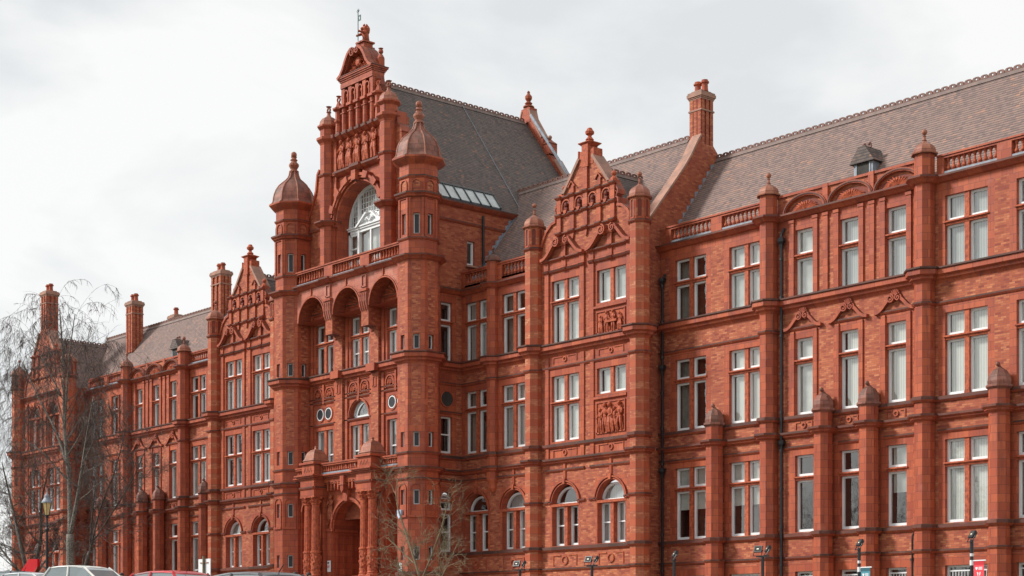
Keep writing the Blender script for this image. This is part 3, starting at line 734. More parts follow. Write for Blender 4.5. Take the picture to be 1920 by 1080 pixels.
    if not pav:
        x, y = sg*c, WG+.2; g = G()
        box(g, T, c-.45, c-.2, -.02, .45, 21.3, 21.95); box(g, T, c+.2, c+.45, -.02, .45, 21.3, 21.95); sweep(g, T, [(c-.56, 21.35), (c-.46, 21.6), (c-.45, 22.0)], .06, -.05, .5); sweep(g, T, [(c+.56, 21.35), (c+.46, 21.6), (c+.45, 22.0)], -.06, -.05, .5)
        box(g, T, c-.2, c+.2, -.115, .5, 21.2, 22.2)
        for (h0, h1, z0, z1) in ((.22, .38, 22.14, 22.28), (.38, .38, 22.28, 22.31), (.36, .12, 22.31, 22.42)):
            lathe(g, x, y, [(h0, z0), (h1, z1)], 4, a0=pi/4, oct=True)
        lathe(g, x, y, [(.14, 22.4), (.2, 22.46), (.14, 22.54), (.08, 22.6), (.1, 22.66), (.19, 22.72), (.21, 22.82), (.14, 22.9), (.13, 22.94), (.09, 22.99), (.02, 23.0)], 10, oct=False)
    if not pav: ob('finial', g, 'carving', o)
    # corner turrets
    rings = [(CORN, 13.60), (STR, 12.5), (SILL, 9.0), (LEDGE, 8.35), (SILL, 4.32), (STR, 3.35), (STR, 18.12), (STR, 6.4)]
    for q in (-1, 1):
        octpier('turret', c+q*(3.42 if not pav else 3.9), WG-.08, .42 if not pav else .5, Z0, 19.12, rings if not pav else rings, sg, mats=('pier_check', 'moulding', 'dome_pink'), dm=(19.08, 1.18, .12), niches=(18.22, 18.98))
    # roof behind the gable
    zr = 21.25; g = G()
    for q in (-1, 1):
        g.face([(sg*c, WG+.3, zr), (sg*c, 6.0, zr), (sg*(c+q*3.0), 6.0, 17.4), (sg*(c+q*3.0), WG+.3, 17.4)])
    o = ob('roof', g, 'roof_tile_dark' if not pav else 'roof_tile', B); ridge(o, (sg*c, WG+.5, zr), (sg*c, 3.3, zr))
def m_check(b, out):
    v, g = tcoord(); r1, k1, f1 = cells(v, .232, .078, .011); r2, k2, f2 = cells(v, .46, .31, .014)
    sp = nn('ShaderNodeSeparateXYZ'); L(v, sp.inputs[0])
    f = math_('GREATER_THAN', math_('FRACT', math_('DIVIDE', sp.outputs[1], .62)), .5)
    bc = mixc(math_('MULTIPLY', k1, .75), ramp(r1, [(.0, (.42, .11, .052)), (.5, (.50, .155, .07)), (1.0, (.60, .24, .12))]), (.17, .09, .085))
    tcl = mixc(math_('MULTIPLY', k2, .75), mixc(r2, (.50, .122, .054), (.40, .088, .042)), (.13, .06, .06))
    col = dirt(grime(mixc(f, tcl, bc), g, .3), g, .5); L(col, b.inputs['Base Color']); b.inputs['Roughness'].default_value = .6; b.inputs['Specular IOR Level'].default_value = .2
mat('pier_check', m_check)
# ------------------------------------------------------------------ wings, gabled bays, end pavilion
for sg in (1, -1): wing(sg); gablebay(sg)
gablebay(-1, cen=41.1, pav=True)
# ------------------------------------------------------------------ linking bays beside the centre block
def linkbay(sg):
    T = Tf(WG, sg); g = G(); cs = (6.58, 9.32); hw = .88; ops = []; zones = [(5.4, 10.9, 16.7, 17.3, 1)]
    for c in cs:
        ops += [op(c-hw, c+hw, 13.55, 16.42), op(c-hw, c+hw, 9.12, 12.12), op(c-.85, c+.85, 4.36, 6.3, arch=True, rd=.38)]
        zones += winzones(c-hw, c+hw, 13.55, 16.42)+winzones(c-hw, c+hw, 9.12, 12.12)+[(c-1.0, c+1.0, 4.3, 7.3, 1)]
    wall(g, T, 5.4, 10.5, Z0, 17.3, ops, zones); ob('wall', g, ['brick', 'terracotta'], B)
    for i, c in enumerate(cs):
        window(T, c-hw, c+hw, 13.55, 16.42, (c,), (15.43,), kind='curtain' if i else 'grey'); window(T, c-hw, c+hw, 9.12, 12.12, (c,), (11.22,), kind='grey' if i else 'curtain')
        window(T, c-.85, c+.85, 4.36, 6.18, (c,), (), arch=True, rd=.38, kind='grey' if i else 'curtain', sash=True)
    g = G()
    for fn, q in ((CORN, 13.55), (LEDGE, 8.32), (STR, 12.55), (SILL, 9.0), (SILL, 4.3), (STR, 3.35), (EAVE, 17.05), (STR, 7.85)): band(g, T, 5.4, 10.5, fn(q), 1)
    for c in cs:
        arch_surround(g, T, c, 6.3, .85); box(g, T, c-.07, c+.07, -.06, 0, 7.3, 8.1, 0); opanel(g, T, c-.75, c+.75, 3.45, 3.95, 0)
    ob('cornice', g, ['terracotta', 'moulding'], B)
    x = sg*7.86; g = G(); lathe(g, x, WG-.05, [(.08, 7.1), (.2, 7.3), (.22, 7.5), (.30, 7.7), (.30, 18.2)], 8)
    for fn, q in ((CORN, 13.55), (LEDGE, 8.32), (STR, 12.55), (SILL, 9.0), (EAVE, 17.05)): ring(g, x, WG-.05, .30, fn(q), 1)
    o = ob('pier', g, ['terracotta', 'moulding'], B); g = G(); dome(g, x, WG-.05, .30, 18.08, .72, over=.1, neck=.05, ball=.08); ob('dome', g, 'dome_tile', o)
    balustrade(T, 5.3, 10.5, 17.2, 18.0, panels=[(5.65, 7.45), (8.45, 10.4)])
    # the flank of the centre block rising behind: lower return wall with single windows
    T2 = Ts(5.4, sg); g = G(); a, b = -2.72, -2.02; r = .35
    ops = [op(a, b, 13.55, 16.42), op(a, b, 9.12, 10.9), op(a, b, 4.36, 6.9, arch=True)]
    zones = [(a-.22, b+.25, 13.5, 16.8, 1), (a-.22, b+.25, 8.4, 13.0, 1), (a-.2, b+.2, 4.3, 7.5, 1), (-4, WG, 16.75, 17.3, 1)]
    wall(g, T2, -4.0, WG+.0, Z0, 17.1, ops, zones)
    poly(g, T2, arcpts((a+b)/2, 11.75, .42, 0, 2*pi, 20)[:-1], -.012, .1, 2); sweep(g, T2, arcpts((a+b)/2, 11.75, .42, 0, 2*pi, 22), .06, -.05, .0, 1)
    ob('wall', g, ['brick', 'terracotta', 'room'], B)
    window(T2, a, b, 13.55, 16.42, (), (15.43,), kind=None, mw=.1); window(T2, a, b, 9.12, 10.9, (), (), kind=None, sash=True); window(T2, a, b, 4.36, 6.8, (), (6.28,), arch=True, kind=None, sash=True)
    g = G()
    for fn, q in ((CORN, 13.55), (LEDGE, 8.32), (STR, 12.55), (SILL, 9.0), (SILL, 4.3), (STR, 11.15), (EAVE, 17.1), (STR, 7.85)): band(g, T2, -4.0, WG, fn(q))
    ob('cornice', g, 'moulding', B)
    # upper flank
    g = G(); ops = [op(-1.1, -.62, 18.42, 19.62, rd=.25)]
    wall(g, T2, -4.2, 7.5, 17.1, 21.35, ops, (), rmi=0); ob('wall', g, ['brick_side'], B)
    w = window(T2, -1.1, -.62, 18.42, 19.62, (), (), kind=None, rd=.22)
    g = G(); box(g, T2, -1.2, -.5, -.14, .1, 18.32, 18.41); ob('sill', g, 'coping', w)
    g = G(); band(g, T2, -4.2, 7.5, [(0, 21.42), (.26, 21.36), (.26, 21.3), (.12, 21.18), (0, 21.12)]); ob('cornice', g, 'moulding', B); g = G(); band(g, T2, -4.2, 7.5, STR(20.5)); ob('string_course', g, 'moulding', B)
    g = G(); tube(g, [(-.16, -.12, 20.95), (-.16, -.12, 18.6), (-.22, -.14, 18.42), (-.42, -.18, 18.36)], .062, 8, T2); ob('drainpipe', g, 'iron', B, smooth=False)
    # roof over the linking range, up to the chimney wall
    g = G(); ye, ze, yr, zr = WG+.45, 17.35, 3.2, 22.92
    g.face([(sg*4.0, ye, ze), (sg*16.7, ye, ze), (sg*16.7, yr, zr), (sg*4.0, yr, zr)]); g.face([(sg*4.0, 2*yr-ye, ze), (sg*16.7, 2*yr-ye, ze), (sg*16.7, yr, zr), (sg*4.0, yr, zr)])
    o = ob('roof', g, 'roof_tile_dark' if False else 'roof_tile', B); ridge(o, (sg*4.2, yr, zr), (sg*16.2, yr, zr))
    g = G(); dx = .16; m = (zr-ze)/(yr-ye)
    n = 14; P = [(ye+(2.0-ye)*i/n, ze+m*(ye+(2.0-ye)*i/n-ye)) for i in range(n+1)]
    for (ya, za), (yb, zb) in zip(P, P[1:]):
        g.face([T2(ya, -.006, za+.26), T2(yb, -.006, za+.34), T2(yb, -.006, zb-.05), T2(ya, -.006, za-.05)])
        g.face([(sg*5.41, ya, za+.012), (sg*5.6, ya, za+.012), (sg*5.6, yb, zb+.012), (sg*5.41, yb, zb+.012)])
    ob('lead_flashing', g, 'lead', B)
    # party wall with coping that sweeps up into the chimney
    g = G(); Tp = lambda s, d, z: (sg*(17.38-d), s, z)
    P = [(-1.3, 17.0), (-1.3, 17.55), (-.9, 18.05), (1.6, 21.05), (2.1, 21.75), (2.45, 22.35), (2.72, 22.75), (2.72, 17.0)]
    poly(g, Tp, P, 0, .42, 0); poly(g, Tp, [(2.72, 17), (2.72, 22.4), (3.5, 22.4), (3.9, 22.0), (7, 17)], 0, .42, 0)
    sweep(g, Tp, P[1:7], .09, -.05, .50, 1)
    for i in range(12):
        ya, yb = .45+i*.26, .45+(i+1)*.26; za = 17.25+(ya-.35)*1.356; zb = 17.25+(yb-.35)*1.356
        g.face([Tp(ya, -.008, za-.05), Tp(yb, -.008, zb-.05), Tp(yb, -.008, za+.34), Tp(ya, -.008, za+.26)], 2)
    ob('party_wall', g, ['brick_side', 'coping', 'lead'], B)
    chimney(16.66, 17.36, 2.72, 3.50, 22.0, 24.85, sg, 2)
def chimney(x0, x1, y0, y1, z0, z1, sg=1, pots=2, stand=None):
    g = G(); T = lambda s, d, z: (sg*s, d, z)
    box(g, T, x0+.06, x1-.06, y0+.06, y1-.06, z0, z1-.3, 0)
    w = (x1-x0); dp = y1-y0
    for e in (0, 1):
        for k in (0, .5, 1):
            c = x0+.11+(w-.22)*k; yy = (y0+.06, y1-.06)[e]; box(g, T, c-.10, c+.10, yy-.085, yy+.085, z0, z1-.38, 0)
            c = y0+.11+(dp-.22)*k; xx = (x0+.06, x1-.06)[e]; box(g, T, xx-.085, xx+.085, c-.09, c+.09, z0+.01, z1-.39, 0)
    for o, a, b in ((.05, z1-.95, z1-.88), (.03, z1-.42, z1-.36), (.06, z1-.36, z1-.30), (.10, z1-.30, z1-.16), (.07, z1-.16, z1-.08)): box(g, T, x0-o, x1+o, y0-o, y1+o, a, b, 1)
    box(g, T, x0+.05, x1-.05, y0+.05, y1-.05, z1-.08, z1, 1)
    o = ob('chimney', g, ['brick', 'coping'], B)
    for i in range(pots):
        c = (x0+x1)/2+(i-(pots-1)/2)*.42 if pots < 3 else x0+.25+(x1-x0-.5)*i/(pots-1); g = G()
        lathe(g, sg*c, (y0+y1)/2, [(.17, z1-.02), (.15, z1+.12), (.14, z1+.32), (.2, z1+.36), (.2, z1+.42), (.15, z1+.45), (.15, z1+.5)], 10, oct=False); ob('chimney_pot', g, 'terracotta', o)
    return o
for sg in (1, -1): linkbay(sg)
chimney(24.45, 25.65, 2.85, 3.6, 20.4, 23.95, -1, 2); chimney(35.3, 36.2, 2.3, 3.1, 20.0, 23.6, -1, 2); chimney(34.3, 35.1, 5.0, 5.7, 19.5, 22.85, -1, 1)
chimney(40.95, 41.85, WG+.1, WG+.95, 20.0, 24.7, -1, 2)
# dormers on the wing roofs
for sg, c in ((1, 27.5), (-1, 27.3)):
    g = G(); T = Tf(1.15, sg); box(g, T, c-.46, c+.46, 0, 1.6, 18.2, 19.0, 0); box(g, T, c-.36, c+.36, -.012, .02, 18.35, 18.98, 1)
    for a, b in ((-.36, -.3), (.30, .36)): box(g, T, c+a, c+b, -.03, 0, 18.35, 19.0, 0)
    poly(g, T, [(c-.60, 18.98), (c+.60, 18.98), (c+.15, 19.62), (c-.15, 19.62)], -.12, 1.9, 2)
    for k in (-.13, .13): box(g, T, c+k-.09, c+k+.09, .2, .26, 19.6, 19.76, 3); sphere(g, T(c+k, .23, 19.76), .08, mi=3)
    ob('dormer', g, ['lead', 'room', 'roof_tile_dark', 'ridge'], B)
# ------------------------------------------------------------------ centre block
YW = -3.67; T = Tf(YW); g = G(); ops = []; zones = []
CB = (-3.12, 0, 3.12)
for c in CB:
    ops += [op(c-.79, c+.79, 13.8, 16.4), op(c-.79, c+.79, 8.3, 10.95)]; zones += [(c-1.1, c+1.1, 13.5, 17.2, 1), (c-1.15, c+1.15, 8.0, 13.4, 1)]
ops.append(op(-.80, .80, 11.30, 11.36, arch=True))
circ = [(c+e, 11.78) for c in (-3.12, 3.12) for e in (-.37, .37)]
wall(g, T, -4.6, 4.6, Z0, 18.3, ops+[op(-1.9, 1.9, 1.0, 6.2)], zones)
for s, z in circ: poly(g, T, arcpts(s, z, .26, 0, 2*pi, 18)[:-1], -.006, .02, 2)
ob('wall', g, ['brick_side', 'terracotta', 'room'], B)
for i, c in enumerate(CB):
    window(T, c-.79, c+.79, 13.8, 16.4, (c,), (15.4,), kind='curtain' if i == 0 else 'grey', sash=(i == 1)); window(T, c-.79, c+.79, 8.3, 10.95, (c,), (), kind='slats' if i == 1 else 'grey', sash=True)
for s, z in circ:
    fr = G(); gl = G(); bl = G()
    sweep(fr, T, arcpts(s, z, .31, 0, 2*pi, 22), .045, -.03, .05); gl.face([T(p[0], -.02, p[1]) for p in arcpts(s, z, .28, 0, 2*pi, 18)[:-1]]); bl.face([T(p[0], -.010, p[1]) for p in arcpts(s, z, .27, 0, 2*pi, 18)[:-1]])
    w = ob('round_window', fr, 'white_paint', B); ob('pane', gl, 'glass_dark', w)
w = G(); fr = G(); sweep(fr, T, arcpts(0, 11.36, .80, pi, 0, 20), -.08, .2, .3); box(fr, T, -.8, .8, .2, .3, 11.36, 11.44); fw_ = ob('arched_window', fr, 'white_paint', B)
gl = G(); gl.face([T(p[0], .26, p[1]) for p in arcpts(0, 11.38, .76, pi, 0, 16)]); ob('pane', gl, 'glass', fw_); gl = G(); gl.face([T(p[0], .42, p[1]) for p in arcpts(0, 11.3, .8, pi, 0, 16)]); ob('blind', gl, 'blind_grey', fw_)
# mouldings, frieze with shells
g = G()
band(g, T, -4.5, 4.5, CORN(13.8), 1); band(g, T, -4.5, 4.5, STR(12.42), 1); band(g, T, -4.5, 4.5, STR(11.28), 1); band(g, T, -4.5, 4.5, LEDGE(8.3), 1); band(g, T, -4.5, 4.5, STR(12.62), 1)
for p in (-1.56, 1.56):
    box(g, T, p-.30, p+.30, -.20, 0, 8.3, 15.45, 2); box(g, T, p-.33, p+.33, -.26, 0, 15.45, 15.6, 1); box(g, T, p-.30, p+.30, -.204, -.2, 12.4, 13.3, 0); box(g, T, p-.36, p+.36, -.5, -.0, 13.4, 13.78, 1)
    sweep(g, T, [(p-.14, 12.65), (p-.14, 13.15), (p+.14, 13.15), (p+.14, 12.65), (p-.14, 12.65)], -.05, -.24, -.2, 0)
for c in CB:
    for e in (-1.08, 1.08): box(g, T, c+e-.11, c+e+.11, -.09, 0, 8.3, 13.3, 0); box(g, T, c+e-.11, c+e+.11, -.07, 0, 13.85, 17.2, 0)
    box(g, T, c-.06, c+.06, -.1, 0, 12.3, 13.3, 0)
    for e in (-.5, .5):
        q = c+e; zc = 12.78; sweep(g, T, [(q-.30, 12.5)]+arcpts(q, zc, .30, pi, 0, 14)+[(q+.30, 12.5)], .07, -.09, 0, 0); sweep(g, T, [(q-.21, 12.55)]+arcpts(q, zc, .21, pi, 0, 12)+[(q+.21, 12.55)], .04, -.05, 0, 1)
        for k in range(7):
            a = pi*k/6; tube(g, [(q, -.03, zc-.12), (q+.10*cos(a), -.08, zc-.05+.10*sin(a)), (q+.17*cos(a), -.04, zc-.03+.17*sin(a))], [.02, .03, .035], 5, T, 3)
        sweep(g, T, [(q-.4, 13.22), (q+.4, 13.22)], .03, -.04, 0, 0)
    band(g, T, c-1.15, c+1.15, STR(17.05), 1)
    for k in range(8): a = pi*(k+.5)/8; tube(g, [(c+.15*cos(a), -.03, 17.05+.12*sin(a)), (c+.95*cos(a), -.05, 17.0+.65*sin(a))], [.02, .07], 5, T, 3)
for s, z in circ: sweep(g, T, arcpts(s, z, .35, 0, 2*pi, 22), -.05, -.04, 0, 0)
arch_surround(g, T, 0, 11.36, .8, t=.1)
ob('frieze', g, ['terracotta', 'moulding', 'brick', 'carving'], B)
# loggia front with three deep arches on S shaped corbels
YL = -4.47; T = Tf(YL); g = G(); ops = [op(c-1.22, c+1.22, 16.0, 16.52, arch=True, rd=.79) for c in CB]
wall(g, T, -4.62, 4.62, 16.55, 18.3, [dict(s0=o['s0'], s1=o['s1'], z0=16.5, z1=16.56, arch=True, rd=.79) for o in ops], (), mi=0, rmi=1)
for c in CB: sweep(g, T, arcpts(c, 16.56, 1.22, pi, 0, 24), -.07, -.06, 0, 2); sweep(g, T, arcpts(c, 16.56, 1.30, pi, 0, 24), -.05, -.03, 0, 0); box(g, T, c-.035, c+.035, -.07, 0, 17.8, 18.2, 2)
for p in (-1.56, 1.56):
    poly(g, lambda s, d, z: (d, s, z), [(YL-.10, 17.3), (YL-.12, 16.8), (YL-.02, 16.4), (YL+.25, 16.0), (YL+.5, 15.75), (YL+.56, 15.5), (YW, 15.5), (YW, 17.3)], p-.29, p+.29, 0)
    for e in (-.26, -.09, .09, .26):
        tube(g, [(p+e, YL-.13, 17.2), (p+e, YL-.14, 16.8), (p+e, YL-.04, 16.4), (p+e, YL+.22, 15.98), (p+e, YL+.46, 15.75), (p+e, YL+.52, 15.55)], .035, 6, mi=0)
    box(g, T, p-.34, p+.34, -.18, 0, 17.28, 17.40, 2); sweep(g, T, [(p-.2, 17.5), (p-.2, 18.1), (p+.2, 18.1), (p+.2, 17.5), (p-.2, 17.5)], -.07, -.09, 0, 0); box(g, T, p-.27, p+.27, -.03, 0, 17.4, 18.25, 0)
    box(g, T, p-.3, p+.3, .0, .79, 15.6, 16.6, 1)
ob('loggia', g, ['terracotta_pale', 'brick_side', 'moulding', 'terracotta'], B)
g = G(); band(g, T, -4.5, 4.5, EAVE(18.42), 0)
for p in (-1.56, 1.56): band(g, T, p-.4, p+.4, [(0, 18.50), (.40, 18.45), (.40, 18.36), (.2, 18.2), (0, 18.15)], 0)
box(g, T, -4.6, 4.6, .0, 1.0, 18.30, 18.40, 0)
ob('cornice', g, 'moulding', B)
balustrade(T, -4.55, 4.55, 18.46, 19.22, panels=[(-4.5, -1.95), (-1.2, 1.2), (1.95, 4.5)], d=-.02)
# ---- great gable
YG = -3.65; T = Tf(YG); g = G()
wall(g, T, -2.9, 2.9, 18.3, 26.0, [dict(s0=-1.95, s1=1.95, z0=18.4, z1=21.2, arch=True, rd=.7)], [(-2.9, 2.9, 18.3, 26, 1)])
box(g, T, -2.9, 2.9, .75, .9, 23.4, 25.9, 0)
for q in (-1, 1):
    out = [(2.2, 18.3), (4.75, 18.3), (4.72, 21.4), (4.55, 22.1), (4.15, 22.8), (3.85, 23.5), (3.72, 24.3), (3.55, 24.5), (3.45, 24.55), (3.45, 24.9), (3.3, 25.2), (3.1, 25.4), (3.05, 26.0), (2.2, 26.0)]
    poly(g, T, [(q*a, b) for a, b in out], .02, .55, 0)
    sweep(g, T, [(q*a, b) for a, b in out[2:8]], -q*.12, -.06, .6, 2); sweep(g, T, [(q*a, b) for a, b in out[9:13]], -q*.08, -.02, .6, 2)
    for u in (0, 1): band(g, T, q*3.0-.0 if q > 0 else -4.6, 4.6 if q > 0 else -3.0, STR(21.5), 2) if u == 0 else None
for s0, s1 in ((-2.55, -2.1), (2.1, 2.55)): box(g, T, s0, s1, -.14, 0, 18.4, 21.3, 1); box(g, T, s0-.06, s1+.06, -.24, 0, 21.3, 21.55, 2)
# stepped rusticated hood
sweep(g, T, arcpts(0, 21.25, 2.02, pi, 0, 30), -.10, -.12, 0, 1); sweep(g, T, arcpts(0, 21.25, 2.16, pi, 0, 30), -.10, -.22, 0, 2)
for k in range(9):
    a = pi*(k+.0)/8
    if k % 2 == 0 or True:
        c0, c1 = 2.1, 2.42; w = .085
        pts = [(c0*cos(a-w), 21.25+c0*sin(a-w)), (c1*cos(a-w), 21.25+c1*sin(a-w)), (c1*cos(a+w), 21.25+c1*sin(a+w)), (c0*cos(a+w), 21.25+c0*sin(a+w))]
        if 0 < k < 8: poly(g, T, pts, -.36, 0, 2)
box(g, T, -.18, .18, -.435, 0, 23.2, 23.69, 1)
sweep(g, T, arcpts(0, 21.25, 2.30, pi*.93, pi*.07, 30), -.13, -.28, 0, 1)
# relief panel frame
band(g, T, -1.95, 1.95, [(0, 24.1), (.30, 24.02), (.30, 23.92), (.16, 23.8), (0, 23.74)], 2); band(g, T, -.4, .4, [(0, 24.12), (.42, 24.05), (.42, 23.9), (.2, 23.72), (0, 23.7)], 2)
box(g, T, -2.15, -1.88, -.16, 0, 22.6, 25.7, 1); box(g, T, 1.88, 2.15, -.16, 0, 22.6, 25.7, 1)
for q in (-1, 1): box(g, T, q*2.0-.2, q*2.0+.2, -.26, 0, 23.85, 24.0, 2)
band(g, T, -2.2, 2.2, [(0, 25.98), (.30, 25.9), (.30, 25.78), (.2, 25.7), (.1, 25.62), (0, 25.6)], 2)
for i in range(8): p = -1.96+i*.56; band(g, T, p-.09, p+.09, [(0, 26.0), (.38, 25.93), (.38, 25.76), (.18, 25.58), (0, 25.56)], 2)
go = ob('gable', g, ['brick_side', 'terracotta', 'moulding', 'carving'], B)
g = G()
poly(g, T, [(-1.86, 24.08), (1.86, 24.08), (1.86, 25.62), (-1.86, 25.62)], -.02, 0, 0)
for i in range(5): figure(g, T, -1.45+i*.70, 24.10, 1.46-.03*(i % 2), d=-.12, lean=.05*(-1)**i, arm=(-1)**i, k=i+40)
ob('relief_panel', g, 'carving', B)
# arcade stage, pediment, pedestal
g = G(); box(g, T, -1.34, 1.34, .0, .5, 25.9, 28.35, 1)
cols = [-1.22, -.61, 0, .61, 1.22]
for p in cols:
    lathe(g, p, YG-.08, [(.135, 25.9), (.135, 27.15)], 8, mi=1); box(g, T, p-.16, p+.16, -.24, 0, 26.85, 26.9, 2); box(g, T, p-.20, p+.20, -.30, 0, 27.15, 27.28, 2); box(g, T, p-.14, p+.14, -.2, 0, 27.28, 28.3, 1)
for a, b in zip(cols, cols[1:]):
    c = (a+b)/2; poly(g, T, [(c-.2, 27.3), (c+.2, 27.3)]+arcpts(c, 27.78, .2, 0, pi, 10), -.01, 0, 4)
    sweep(g, T, [(c-.2, 27.3)]+arcpts(c, 27.78, .2, pi, 0, 12)+[(c+.2, 27.3)], -.06, -.24, 0, 1); sphere(g, (c, -.08, 27.72), .12, .1, .14, T, 8, 6, 3); sphere(g, (c+.03, -.05, 27.46), .14, .08, .12, T, 8, 5, 3)
box(g, T, -1.378, 1.378, -.243, .503, 28.12, 28.345, 1)
for o, z0, z1 in ((.03, 28.33, 28.42), (.07, 28.42, 28.50), (.12, 28.50, 28.58), (.17, 28.58, 28.65)): box(g, T, -1.34-o, 1.34+o, -.2-o, .5+o, z0, z1, 2)
box(g, T, -1.53, 1.53, -.39, .69, 28.65, 28.69, 9)
P = [(1.5, 28.69), (1.28, 28.8), (1.06, 29.06), (.86, 29.42), (.64, 29.72), (.38, 29.90), (.22, 29.92)]
poly(g, T, [(a, b) for a, b in P]+[(-a, b) for a, b in reversed(P)], .02, .62, 2)
for q in (-1, 1):
    sweep(g, T, [(q*a, b) for a, b in P], q*.14, -.40, 0.06, 1); sweep(g, T, [(q*(a-.12), b-.1) for a, b in P[1:]], q*.06, -.25, 0.05, 2)
    sweep(g, T, spiral(q*.22, 29.68, .2, pi/2, 1.5, q), .05, -.40, 0, 1)
rr = random.Random(3)
for k in range(60):
    x = rr.uniform(-.72, .72); zz = 28.78+rr.random()*max(.05, (.78-abs(x)))*1.0; a = rr.random()*6.3
    tube(g, [(x, -.02, zz), (x+.09*cos(a), -.14, zz+.09*sin(a)), (x+.17*cos(a+.8), -.05, zz+.17*sin(a+.8))], [.035, .05, .03], 5, T, 3)
sphere(g, (0, -.1, 29.2), .22, .1, .26, T, 8, 6, 3)
for q in (-1, 1):
    x = q*1.16; y = YG+.45; lathe(g, x, y, [(.18, 28.7), (.18, 29.2), (.1, 29.35), (.06, 29.4)], 8, mi=1); sphere(g, (x, y, 29.52), .13, mi=1); lathe(g, x, y, [(.03, 29.6), (.12, 29.68)], 6, mi=1)
    # scrolled side buttress and little shafts
    sweep(g, T, [(q*1.38, 28.2), (q*1.46, 27.8), (q*1.6, 27.45), (q*1.85, 27.2)], -q*.1, -.0, .5, 2); poly(g, T, [(q*1.352, 28.1), (q*1.46, 27.8), (q*1.6, 27.45), (q*1.85, 27.2), (q*1.85, 25.9), (q*1.352, 25.9)], .05, .48, 1)
    x = q*1.72; y = YG-.1
    lathe(g, x, y, [(.17, 25.9), (.15, 26.45), (.22, 26.55), (.22, 26.62), (.17, 26.66), (.17, 27.08), (.3, 27.16), (.3, 27.24)], 8, mi=1); lathe(g, x, y, [(.2, 27.24), (.15, 27.35), (.08, 27.55)], 6, mi=1)
    for k in range(10): a = 2*pi*k/10; b = 2*pi*(k+1)/10; tube(g, [(x+.12*cos(a), y, 27.70+.12*sin(a)), (x+.12*cos(b), y, 27.70+.12*sin(b))], .045, 5, mi=1)
    lathe(g, x, y, [(.03, 27.8), (.13, 27.88)], 6, mi=1)
box(g, T, -.34, .34, -.02, .68, 29.85, 29.98, 2); box(g, T, -.26, .26, .05, .6, 29.98, 30.2, 1); box(g, T, -.34, .34, -.04, .68, 30.18, 30.26, 2)
ob('gable_head', g, ['brick_side', 'terracotta', 'moulding', 'carving', 'niche_dark'], B)
# crowned lion demi-figure holding the vane staff
g = G(); y = YG+.3
tube(g, [(0, y+.05, 30.24), (.02, y+.05, 30.5), (.02, y, 30.72), (.03, y-.02, 30.86)], [.22, .17, .19, .16], 10)
sphere(g, (.02, y+.02, 30.92), .18, .18, .19); sphere(g, (-.02, y-.14, 30.93), .085, .11, .08); sphere(g, (-.02, y-.19, 30.88), .05, .06, .04)
for k in range(14):
    a = 2*pi*k/14; sphere(g, (.03+.17*cos(a), y+.08, 30.86+.19*sin(a)), .075, .09, .075, n=6, m=5)
for q in (-1, 1): tube(g, [(q*.13, y-.05, 30.72), (q*.15, y-.25, 30.66+.04*q), (q*.08, y-.40, 30.62+.1*q)], [.08, .065, .05], 7); sphere(g, (q*.08, y-.43, 30.62+.1*q), .06, n=6, m=5); sphere(g, (q*.12, y+.02, 31.06), .04, n=6, m=4)
for k in range(6): a = 2*pi*k/6; lathe(g, .02+.1*cos(a), y+.02+.1*sin(a), [(.03, 31.06), (.035, 31.14), (.0, 31.18)], 5, oct=False)
ob('lion_statue', g, 'carving', B, smooth=True)
g = G(); y = YG-.12
tube(g, [(0, y, 30.25), (0, y, 31.78)], .022, 6)
for k in range(5): a = pi*(.1+.8*k/4); tube(g, [(0, y, 31.66), (.14*cos(a), y, 31.70+.16*sin(a))], .012, 4)
for a, b, c, d in ((0, .24, 31.22, 31.28), (0, .24, 31.44, 31.5), (0, .06, 31.28, 31.44), (.18, .24, 31.28, 31.44)): box(g, ID, a, b, y-.012, y+.012, c, d)
ob('weathervane', g, 'copper', B)
# gable turrets
for q in (-1, 1):
    g = G(); x, y = q*2.6, -3.76
    lathe(g, x, y, [(.42, 18.3), (.42, 26.5)], 8, mi=0)
    for fn, z in ((EAVE, 21.55), (STR, 24.0)): ring(g, x, y, .42, fn(z), 1)
    lathe(g, x, y, [(.42, 25.5), (.46, 25.6), (.60, 25.76), (.60, 25.88), (.42, 25.95)], 8, mi=1); lathe(g, x, y, [(.42, 26.3), (.56, 26.44), (.56, 26.52), (.42, 26.55)], 8, mi=1)
    o = ob('turret', g, ['terracotta', 'moulding'], B); g = G(); lathe(g, x, y, [(.50, 26.5), (.46, 26.6), (.43, 26.75), (.32, 26.92), (.15, 27.02), (.09, 27.12), (.08, 27.22), (.13, 27.27)], 8)
    for k in range(10): a = 2*pi*k/10; b = 2*pi*(k+1)/10; tube(g, [(x+.12*cos(a), y, 27.38+.12*sin(a)), (x+.12*cos(b), y, 27.38+.12*sin(b))], .05, 5)
    lathe(g, x, y, [(.03, 27.48), (.14, 27.56)], 6); ob('dome', g, 'dome_pink', o)
